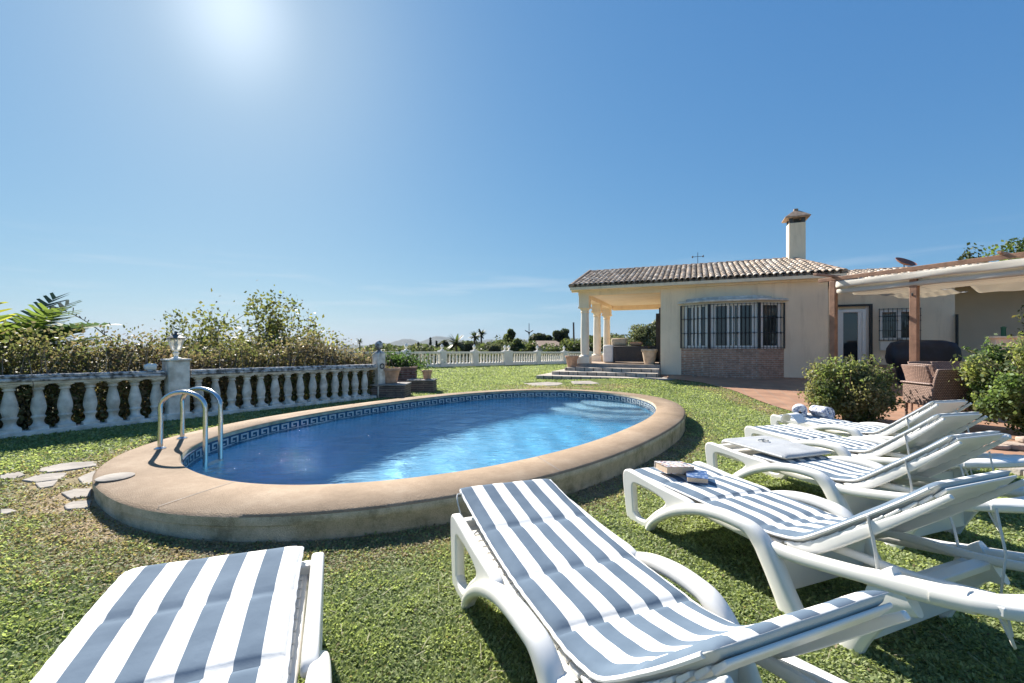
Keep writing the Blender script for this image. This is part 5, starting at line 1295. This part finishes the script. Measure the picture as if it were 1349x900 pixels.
# terrace shrubs
def round_shrub(label, x, y, w, h, seed, cols, nl, ls):
    rng = np.random.default_rng(seed); z = float(g(x, y)); t = thing('shrub', label, 'shrub', (x, y, z), 0, 'clipped shrubs on the terrace')
    b = MB()
    for k in range(34):
        a = rng.uniform(0, 2*PI); r_ = rng.uniform(.3, .9)*w/2; hh = rng.uniform(.5, .9)*h; b.tube([(rng.normal(0, .05), rng.normal(0, .05), -.05), (r_*.35*math.cos(a), r_*.35*math.sin(a), hh*.5), (r_*math.cos(a), r_*math.sin(a), hh)], [.016, .011, .004], 5, cap=False)
    b.build('stems', M['twig'], t)
    ncl = 46; cl = rng.normal(size=(ncl, 3)); cl /= np.linalg.norm(cl, axis=1)[:, None]; cl[:, 2] *= .96
    cl = cl*rng.uniform(.62, 1.0, (ncl, 1))*np.array([w/2*.86, w/2*.86, h/2*.9])+np.array([0, 0, h*.52]); idx = rng.integers(ncl, size=nl)
    C = cl[idx]+rng.normal(0, .085, (nl, 3)); ok = C[:, 2] > .02; C = C[ok]; idx = idx[ok]; cc = np.array(cols)[rng.integers(len(cols), size=ncl)][idx]
    sh = MB(); ex = []; exc = []
    for k in range(26):
        a = rng.uniform(0, 2*PI); e_ = rng.uniform(.25, 1.3); d = np.array([math.cos(a)*math.cos(e_), math.sin(a)*math.cos(e_), math.sin(e_)]); p0 = np.array([0, 0, h*.5])+d*np.array([w/2, w/2, h*.48])*.85
        d2 = d+rng.normal(0, .25, 3)+np.array([0, 0, .25]); d2 /= np.linalg.norm(d2); L_ = rng.uniform(.12, .30); sh.tube([tuple(p0), tuple(p0+d2*L_*.5), tuple(p0+d2*L_+rng.normal(0, .02, 3))], [.006, .004, .002], 4, cap=False)
        for q in rng.uniform(.1, 1, 16): ex.append(p0+d2*L_*q+rng.normal(0, .018, 3)); exc.append(cols[k % len(cols)])
    sh.build('shoots', M['twig'], t); C = np.r_[C, np.array(ex)]; cc = np.r_[cc, np.array(exc)]
    V, Fq, c = leaf_arrays(C, ls, cc, rng=rng, up=.3, colvar=.35); npmesh('crown', V, Fq, M['leaf'], t, c)
round_shrub('rounded evergreen shrub at the terrace edge in front of the house corner', 5.78, 7.55, 1.32, 1.06, 41, [(.16, .20, .085), (.22, .25, .11), (.24, .23, .13), (.13, .16, .07)], 26000, .030)
round_shrub('large glossy green shrub cut by the right frame edge, beside the wicker chairs', 7.42, 6.15, 1.70, 1.45, 43, [(.15, .21, .08), (.21, .27, .10), (.12, .17, .07), (.27, .29, .12)], 34000, .034)
# dry stone edging below the right shrub
t = thing('stone_edging', 'low dry stack of flat pinkish stones below the right shrub', 'stone edging', (6.35, 5.35, float(g(6.3, 5.3))+.022), R(-12))
for i, (x, y, z, lx, ly, h_) in enumerate(((0, 0, .04, .7, .34, .07), (.62, .05, .04, .5, .36, .075), (1.1, .02, .04, .42, .3, .07), (.15, .05, .112, .6, .28, .06), (.75, .06, .116, .5, .3, .06), (1.2, .05, .11, .4, .26, .06), (.4, .08, .172, .52, .22, .05), (-.35, .02, .03, .3, .25, .05))):
    o = MB(); n_ = 9; pl = [(x+lx/2*math.cos(2*PI*k/n_)*RNG.uniform(.8, 1.1), y+ly/2*math.sin(2*PI*k/n_)*RNG.uniform(.8, 1.1)) for k in range(n_)]
    o.prism(pl, z-h_/2, z+h_/2).build('stone', mat('edging_stone', (.42, .32, .25), .9, .2, 7, bump=.4, bscale=30) if i == 0 else bpy.data.materials['edging_stone'], t, bevel=.012)

# garden wall, post and trees right of the house
p = W(1335, 440, 9.8)
t = thing('garden_wall', 'low cream rendered wall behind the right shrub', 'wall', (p.x, p.y, 0), HA)
MB().box((.6, 0, .62), (1.9, .22, 1.5)).build('block', M['cream_render'], t, bevel=.01); MB().box((.6, 0, 1.39), (2.0, .3, .05)).build('coping_slab', M['cream_render'], t, bevel=.01)
p = W(1322, 440, 10.6); t = thing('fence_post', 'green painted metal post behind the garden wall', 'post', (p.x, p.y, 0)); MB().tube([(0, 0, 0), (0, 0, 1.62)], .045, 10).build('tube', M['green_paint'], t); MB().lathe([(.055, 1.62), (.055, 1.64), (.02, 1.67)], n=10).build('cap', M['green_paint'], t)
GT = [(.11, .135, .055), (.14, .16, .065), (.08, .10, .045)]; DT = [(.065, .08, .045), (.085, .10, .05), (.055, .065, .04)]; OV = [(.12, .13, .09), (.15, .16, .11), (.10, .11, .075)]
sparse_tree('tree', 'leafy tree with pale bare branches beside the rear wing wall', 13.6, 10.6, 0, 2.9, 52, .06, [(.10, .12, .04), (.14, .13, .06)], 2600, depth=4, spread=.55, rad=.05)
p = W(1335, 400, 26); clump_tree('tree', 'bright green leafy tree rising over the pergola at the right frame edge', p.x+1.0, 26, 0, 8.0, 3.2, 61, .12, [(.11, .15, .04), (.14, .18, .05), (.08, .11, .03)], 7000)
p = W(1281, 400, 34); clump_tree('tree', 'small dark treetop peeking over the pergola beam', p.x, 34, 0, 8.6, 2.6, 62, .2, DT, 1500)
p = W(1303, 400, 38); clump_tree('tree', 'low distant treetop between the other two over the pergola', p.x, 38, 0, 7.9, 3.2, 63, .22, GT, 1500)
GD = 'trees beyond the far balustrade'
def dist_tree(u, vtop, wpx, Y, kind, label, seed, cols=DT):
    x = (u-U0)/F_PX*Y; zb = float(terrain(x, Y)); zt = CAM_H+(V0-vtop)/F_PX*Y; h = zt-zb; w = wpx/F_PX*Y
    if kind == 'round': return clump_tree('tree', label, x, Y, zb, h, w, seed, .0030*Y, cols, 4200, GD, trunk=max(.15, 1-w*1.15/h))
    if kind == 'cypress':
        rng = np.random.default_rng(seed); t = thing('cypress', label, 'cypress', (x, Y, zb), 0, GD); MB().tube([(0, 0, -1), (0, 0, h*.8)], [.12, .04], 6).build('trunk', M['bark'], t)
        nl = 900; f_ = rng.uniform(.1, 1, nl); a = rng.uniform(0, 2*PI, nl); r_ = w/2*np.sin(PI*np.clip(f_*.9+.1, 0, 1))**.7*rng.uniform(.5, 1.1, nl); C = np.c_[r_*np.cos(a), r_*np.sin(a), f_*h]
        V, Fq, c = leaf_arrays(C, .0035*Y, (.03, .04, .022), rng=rng); npmesh('crown', V, Fq, M['needles'], t, c); return t
    if kind == 'palm':
        rng = np.random.default_rng(seed); t = thing('palm', label, 'palm', (x, Y, zb), 0, GD); R_ = w/2; MB().tube([(0, 0, -1), (.05, 0, h*.5), (0, 0, h-R_)], [.2, .15, .13], 7).build('trunk', M['bark'], t, smooth=True)
        V, Fq, Cc = [], [], []
        for k in range(34):
            az = rng.uniform(0, 2*PI); el = rng.uniform(-.5, 1.4); d = np.array([math.cos(az)*math.cos(el), math.sin(az)*math.cos(el), math.sin(el)]); p = np.array([0, 0, h-R_*.9]); sd = np.cross(d, [0, 0, 1.0001]); sd /= np.linalg.norm(sd)
            prev = p; m = 6
            for i in range(m):
                d = d+np.array([0, 0, -.13]); d /= np.linalg.norm(d); nx_ = prev+d*R_*1.15/m; ww = R_*.16*math.sin(PI*(i+.7)/(m+.6)); bi = len(V)
                V += [prev-sd*ww-np.array([0, 0, ww*.5]), prev, nx_, nx_-sd*ww-np.array([0, 0, ww*.5]), prev+sd*ww-np.array([0, 0, ww*.5]), nx_+sd*ww-np.array([0, 0, ww*.5])]
                Fq += [(bi, bi+1, bi+2, bi+3), (bi+4, bi+5, bi+2, bi+1)]; c = np.array((.05, .065, .03))*rng.uniform(.7, 1.4); Cc += [c]*6; prev = nx_
        npmesh('crown', np.array(V), np.array(Fq), M['leaf'], t, np.array(Cc)); return t
dist_tree(601, 441, 26, 58, 'palm', 'bushy palm leftmost of the palms beyond the far balustrade', 71)
dist_tree(625, 437, 15, 66, 'palm', 'slender palm, left one of the close pair beyond the balustrade', 72)
dist_tree(634, 434, 15, 70, 'palm', 'slender taller palm, right one of the close pair beyond the balustrade', 73)
dist_tree(474, 446, 9, 95, 'palm', 'lone small palm silhouette above the hedge end at left', 74)
dist_tree(551, 452, 7, 70, 'cypress', 'short cypress left of the cypress pair', 75); dist_tree(567, 445.5, 6, 72, 'cypress', 'slim tall cypress, left of the pair before the hills', 76); dist_tree(575, 449.5, 5, 74, 'cypress', 'slim shorter cypress, right of the pair before the hills', 77)
dist_tree(585, 449, 14, 80, 'round', 'pale grey green tree between cypress pair and bushy palm', 78, OV)
dist_tree(613, 450, 22, 62, 'round', 'low dark tree right of the bushy palm', 79)
dist_tree(652, 452, 22, 60, 'round', 'low round bush right of the palm pair', 80, OV)
dist_tree(671, 435.5, 15, 64, 'round', 'upright feathery tree over the twin balustrade pillars', 81, GT)
dist_tree(683, 447, 24, 56, 'round', 'broad low green tree right of the feathery one', 82, GT)
dist_tree(709, 436, 22, 75, 'round', 'dark rounded tree right of the tall mast', 83)
dist_tree(722, 440, 18, 78, 'round', 'dark tree with a flat top behind the brown roof', 84)
dist_tree(740, 431, 21, 68, 'round', 'tallest round dark tree left of the porch columns', 85)
dist_tree(752, 446, 30, 50, 'round', 'light green bush close to the porch columns', 86, GT)
dist_tree(697, 450, 26, 55, 'round', 'low hedge-like tree below the tall mast', 87, GT)
dist_tree(728, 455, 40, 46, 'round', 'wide low shrub in front of the brown roof', 88, GT)
dist_tree(779, 441, 22, 52, 'round', 'dark tree seen between the first two porch columns', 89)
dist_tree(812, 440, 30, 55, 'round', 'dark tree seen through the porch left of the sofa', 90)
dist_tree(846, 424, 44, 42, 'round', 'big silvery olive tree seen through the porch', 91, OV)
dist_tree(872, 420, 34, 45, 'round', 'olive tree half hidden behind the porch wall', 92, OV)
dist_tree(640, 456, 40, 52, 'round', 'spreading low shrub behind the balustrade middle', 93, GT)
dist_tree(535, 458, 30, 46, 'round', 'low shrub behind the left end of the far balustrade', 94, GT)
dist_tree(580, 457, 44, 48, 'round', 'low shrub behind the far balustrade below the cypresses', 95, DT)
for i_, (u_, v_, w_, Y_, lab_) in enumerate(((660, 450, 40, 78, 'wide grey green tree mass behind the twin balustrade pillars'), (688, 452, 50, 74, 'wide dark thicket below and left of the mast'), (745, 449, 50, 80, 'wide dark thicket behind the tallest round tree'), (765, 447, 36, 62, 'dark bushy tree just left of the front porch column'), (795, 447, 50, 66, 'low thicket seen between the porch columns'), (830, 440, 50, 58, 'wide tree mass behind the porch sofa'), (615, 453, 60, 84, 'low far thicket behind the palm pair'))):
    dist_tree(u_, v_-3.5, w_*1.35, Y_*.8, 'round', lab_, 120+i_, (DT, OV, DT, GT, DT, OV, DT)[i_])
def far_wood():
    rng = np.random.default_rng(77); n = 16000; u = rng.uniform(470, 900, n); Y = rng.uniform(66, 100, n)
    tp = 451.5+2.2*np.sin(u*.11)+1.8*np.sin(u*.043+1)+rng.normal(0, .8, n)+5.5*(1-sm(560, 610, u)); v = tp+np.abs(rng.normal(0, 5, n)); x = (u-U0)/F_PX*Y; z = CAM_H+(V0-v)/F_PX*Y
    cl = rng.integers(0, 3, n); hue = (np.floor(u/9+np.sin(u)).astype(int)*7) % 3; cols = np.array([DT[0], OV[0], GT[2]])[hue]
    V, Fq, c = leaf_arrays(np.c_[x, Y, z], .34, cols, rng=rng, up=.3); tag(npmesh('far_wood', V, Fq, M['leaf'], None, c), 'mass of low trees and scrub beyond the far balustrade', 'woodland', kind='stuff')
far_wood()
# mast, pole and far roof
def at(u, Y): x = (u-U0)/F_PX*Y; return x, float(terrain(x, Y))
x, zb = at(697, 90); t = thing('mast', 'tall thin mast with an upswept crosspiece beyond the far balustrade', 'mast', (x, 90, zb)); H_ = CAM_H+(V0-426)/F_PX*90-zb
MB().tube([(0, 0, 0), (0, 0, H_)], [.14, .06], 8).build('pole', M['dark_metal'], t); b = MB(); zc = H_-1.6
b.tube(cr([(-.85, 0, zc+.15), (-.35, 0, zc-.12), (0, 0, zc-.3), (.35, 0, zc-.12), (.85, 0, zc+.15)], 4), [.05]+[.11]*15+[.05], 7); b.tube([(0, 0, zc-.3), (0, 0, zc-.75)], [.22, .1], 8); b.build('crosspiece', M['dark_metal'], t, smooth=True)
x, zb = at(757, 60); t = thing('utility_pole', 'leaning dark wooden pole left of the porch columns', 'pole', (x, 60, zb)); H_ = CAM_H+(V0-426)/F_PX*60-zb; MB().tube([(0, 0, 0), (-.15, 0, H_)], [.16, .11], 8).build('pole', M['dark_wood'], t); MB().tube([(-.15, 0, H_-.02), (-.15, 0, H_+.12)], [.13, .12], 8).build('cap', M['dark_metal'], t)
x, zb = at(719, 64); t = thing('far_house', 'distant house with a low brown tiled roof among the trees', 'house', (x, 64, zb), .2); zt = CAM_H+(V0-449)/F_PX*64-zb
MB().box((0, 0, (zt-.8)/2), (4.2, 4, zt-.8)).build('wall', M['cream_render'], t); b = MB(); b.add([(-2.5, -2.4, zt-.8), (2.5, -2.4, zt-.8), (2.5, 2.4, zt-.8), (-2.5, 2.4, zt-.8), (-1.5, 0, zt), (1.5, 0, zt)], [(0, 1, 5, 4), (2, 3, 4, 5), (1, 2, 5), (3, 0, 4), (0, 3, 2, 1)]); b.build('roof', bpy.data.materials['ridge_clay'], t)

# ------------------------------------------------------------------ hills
def hills():
    for nm, Yd, prof, seed, dep in (('hills', 2300, [(-400, 455), (300, 455), (430, 455), (478, 452), (490, 447), (505, 449), (518, 452), (532, 447), (545, 444.5), (560, 446), (600, 450), (640, 448), (668, 449), (700, 447), (760, 448), (850, 446), (1000, 445), (1300, 446), (2200, 452)], 3, 1500),):
        us = np.linspace(-400, 2200, 420); tops = np.interp(us, [p[0] for p in prof], [p[1] for p in prof]); rng = np.random.default_rng(seed)
        tops = tops+np.interp(us, np.linspace(-400, 2200, 190), rng.normal(0, .5, 190)); V = []; m = 14
        for j in range(m):
            f_ = j/(m-1); Yj = Yd+dep*f_; hf = math.sin(PI*min(f_*1.1, 1)*.5)**1.2 if f_ < .92 else .6
            x = (us-U0)/F_PX*Yd*(1+.15*f_); peak = CAM_H+(V0-tops)/F_PX*Yd*1.62; z = -14+(peak+14)*hf*(1+.10*np.sin(us*.05+j)*np.sin(us*.021+2*j)*(f_ < .9)*(f_ > .1))
            V.append(np.c_[x, np.full(len(us), Yj), z])
        V = np.concatenate(V); k = len(us); i = np.arange(m*k).reshape(m, k); Fq = np.c_[i[:-1, :-1].ravel(), i[:-1, 1:].ravel(), i[1:, 1:].ravel(), i[1:, :-1].ravel()]
        o = npmesh('hills', V, Fq, M['hills'], smooth=True); tag(o, 'low blue hazy hills on the horizon', kind='structure')
hills()
# haze
def haze():
    o = MB().box2(-5200, 5200, -60, 4600, -16, 140).build('haze', None if False else bpy.data.materials.new('thin_haze'), None); m = o.data.materials[0]; m.use_nodes = True; nt = m.node_tree; nt.nodes.clear()
    out = nt.nodes.new('ShaderNodeOutputMaterial'); v = nt.nodes.new('ShaderNodeVolumePrincipled'); v.inputs['Color'].default_value = (.5, .7, 1, 1); v.inputs['Density'].default_value = HAZE_D; v.inputs['Anisotropy'].default_value = 0
    nt.links.new(v.outputs[0], out.inputs['Volume']); tag(o, 'thin blue distance haze', kind='stuff')
HAZE_D = .00006
USE_HAZE = True
if USE_HAZE: haze()
build_grass()

# ------------------------------------------------------------------ light, sky, camera
SUN_AZ, SUN_EL = R(-32.6), R(35.5)     # azimuth from +Y, left is negative
sd = Vector((math.sin(SUN_AZ)*math.cos(SUN_EL), math.cos(SUN_AZ)*math.cos(SUN_EL), math.sin(SUN_EL)))
sun = bpy.data.lights.new('sun', 'SUN'); sun.energy = 5.0; sun.angle = R(.53); sun.color = (1, .95, .87)
so = bpy.data.objects.new('sun', sun); COL.objects.link(so); so.rotation_euler = sd.to_track_quat('Z', 'Y').to_euler(); so.location = (-10, 20, 15)
sun.cycles.is_caustics_light = True
wd = bpy.data.worlds.new('World'); scene.world = wd; wd.use_nodes = True; nt = wd.node_tree; bg = nt.nodes['Background']
sk = nt.nodes.new('ShaderNodeTexSky'); sk.sky_type = 'NISHITA'; sk.sun_disc = False; sk.sun_elevation = SUN_EL; sk.sun_rotation = SUN_AZ
sk.altitude = 60; sk.air_density = 1.0; sk.dust_density = .5; sk.ozone_density = 2.2
# the camera's gentle response to the sky: a power per channel keeps the aureole from burning out
EXPO = 1.2; bg.inputs[1].default_value = .13
sp_ = nt.nodes.new('ShaderNodeSeparateColor'); cb_ = nt.nodes.new('ShaderNodeCombineColor'); nt.links.new(sk.outputs[0], sp_.inputs[0])
for i, (a_, p_) in enumerate(((.33, .82), (.49, .59), (.675, .345))):
    m1 = nt.nodes.new('ShaderNodeMath'); m1.operation = 'POWER'; m1.inputs[1].default_value = p_; nt.links.new(sp_.outputs[i], m1.inputs[0])
    m2 = nt.nodes.new('ShaderNodeMath'); m2.operation = 'MULTIPLY'; m2.inputs[1].default_value = a_*.1716**p_/(.13*2**EXPO); nt.links.new(m1.outputs[0], m2.inputs[0])
    e1 = nt.nodes.new('ShaderNodeMath'); e1.operation = 'SUBTRACT'; e1.inputs[1].default_value = 1.25/.1716; nt.links.new(sp_.outputs[0], e1.inputs[0])
    e2 = nt.nodes.new('ShaderNodeMath'); e2.operation = 'MAXIMUM'; e2.inputs[1].default_value = 0; nt.links.new(e1.outputs[0], e2.inputs[0])
    e3 = nt.nodes.new('ShaderNodeMath'); e3.operation = 'MULTIPLY_ADD'; e3.inputs[1].default_value = .1716**2.4*2.2/(.13*2**EXPO); 
    tz = nt.nodes.new('ShaderNodeTexCoord'); sz = nt.nodes.new('ShaderNodeSeparateXYZ'); nt.links.new(tz.outputs['Generated'], sz.inputs[0]); mr = nt.nodes.new('ShaderNodeMapRange'); mr.interpolation_type = 'SMOOTHSTEP'
    mr.inputs['From Min'].default_value = .25; mr.inputs['From Max'].default_value = .45; nt.links.new(sz.outputs[2], mr.inputs['Value']); e4 = nt.nodes.new('ShaderNodeMath'); e4.operation = 'MULTIPLY'; e5 = nt.nodes.new('ShaderNodeMath'); e5.operation = 'POWER'; e5.inputs[1].default_value = 2.4; nt.links.new(e2.outputs[0], e5.inputs[0]); nt.links.new(e5.outputs[0], e4.inputs[0]); nt.links.new(mr.outputs[0], e4.inputs[1])
    nt.links.new(e4.outputs[0], e3.inputs[0]); nt.links.new(m2.outputs[0], e3.inputs[2]); nt.links.new(e3.outputs[0], cb_.inputs[i])
tcw = nt.nodes.new('ShaderNodeTexCoord'); mpw = nt.nodes.new('ShaderNodeMapping'); mpw.inputs['Scale'].default_value = (2.2, 2.2, 26); mpw.inputs['Rotation'].default_value = (R(3), R(-4), 0); nt.links.new(tcw.outputs['Generated'], mpw.inputs[0])
nzw = nt.nodes.new('ShaderNodeTexNoise'); nzw.inputs['Scale'].default_value = 1.6; nzw.inputs['Detail'].default_value = 7; nt.links.new(mpw.outputs[0], nzw.inputs['Vector'])
rw = ramp(nt, nzw.outputs['Fac'], [(.52, (0, 0, 0)), (.80, (.8, .8, .8))]); sxw = nt.nodes.new('ShaderNodeSeparateXYZ'); nt.links.new(tcw.outputs['Generated'], sxw.inputs[0])
band = ramp(nt, sxw.outputs[2], [(.02, (0, 0, 0)), (.07, (.6, .6, .6)), (.13, (.5, .5, .5)), (.2, (0, 0, 0))])
mlw = nt.nodes.new('ShaderNodeMath'); mlw.operation = 'MULTIPLY'; nt.links.new(rw, mlw.inputs[0]); nt.links.new(band, mlw.inputs[1])
mxw = nt.nodes.new('ShaderNodeMixRGB'); nt.links.new(mlw.outputs[0], mxw.inputs[0]); nt.links.new(cb_.outputs[0], mxw.inputs[1]); k_ = .13*2**EXPO; mxw.inputs[2].default_value = (.80/k_, .86/k_, .92/k_, 1)
nt.links.new(mxw.outputs[0], bg.inputs[0])
cam = bpy.data.cameras.new('camera'); cam.sensor_width = 36; cam.lens = F_PX/1349*36; cam.shift_y = 5/1349; cam.clip_end = 20000; cam.clip_start = .05
co = bpy.data.objects.new('camera', cam); COL.objects.link(co); co.location = (0, 0, CAM_H); co.rotation_euler = (R(90), 0, 0); scene.camera = co
vs = scene.view_settings; vs.view_transform = 'Standard'; vs.look = 'None'; vs.exposure = EXPO; vs.gamma = 1; vs.use_curve_mapping = False
cy = scene.cycles; cy.max_bounces = 8; cy.transparent_max_bounces = 12; cy.caustics_refractive = True; cy.caustics_reflective = False; cy.sample_clamp_indirect = 4; cy.use_denoising = True; cy.use_adaptive_sampling = True; cy.volume_bounces = 0
scene.render.resolution_x = 1024; scene.render.resolution_y = 683
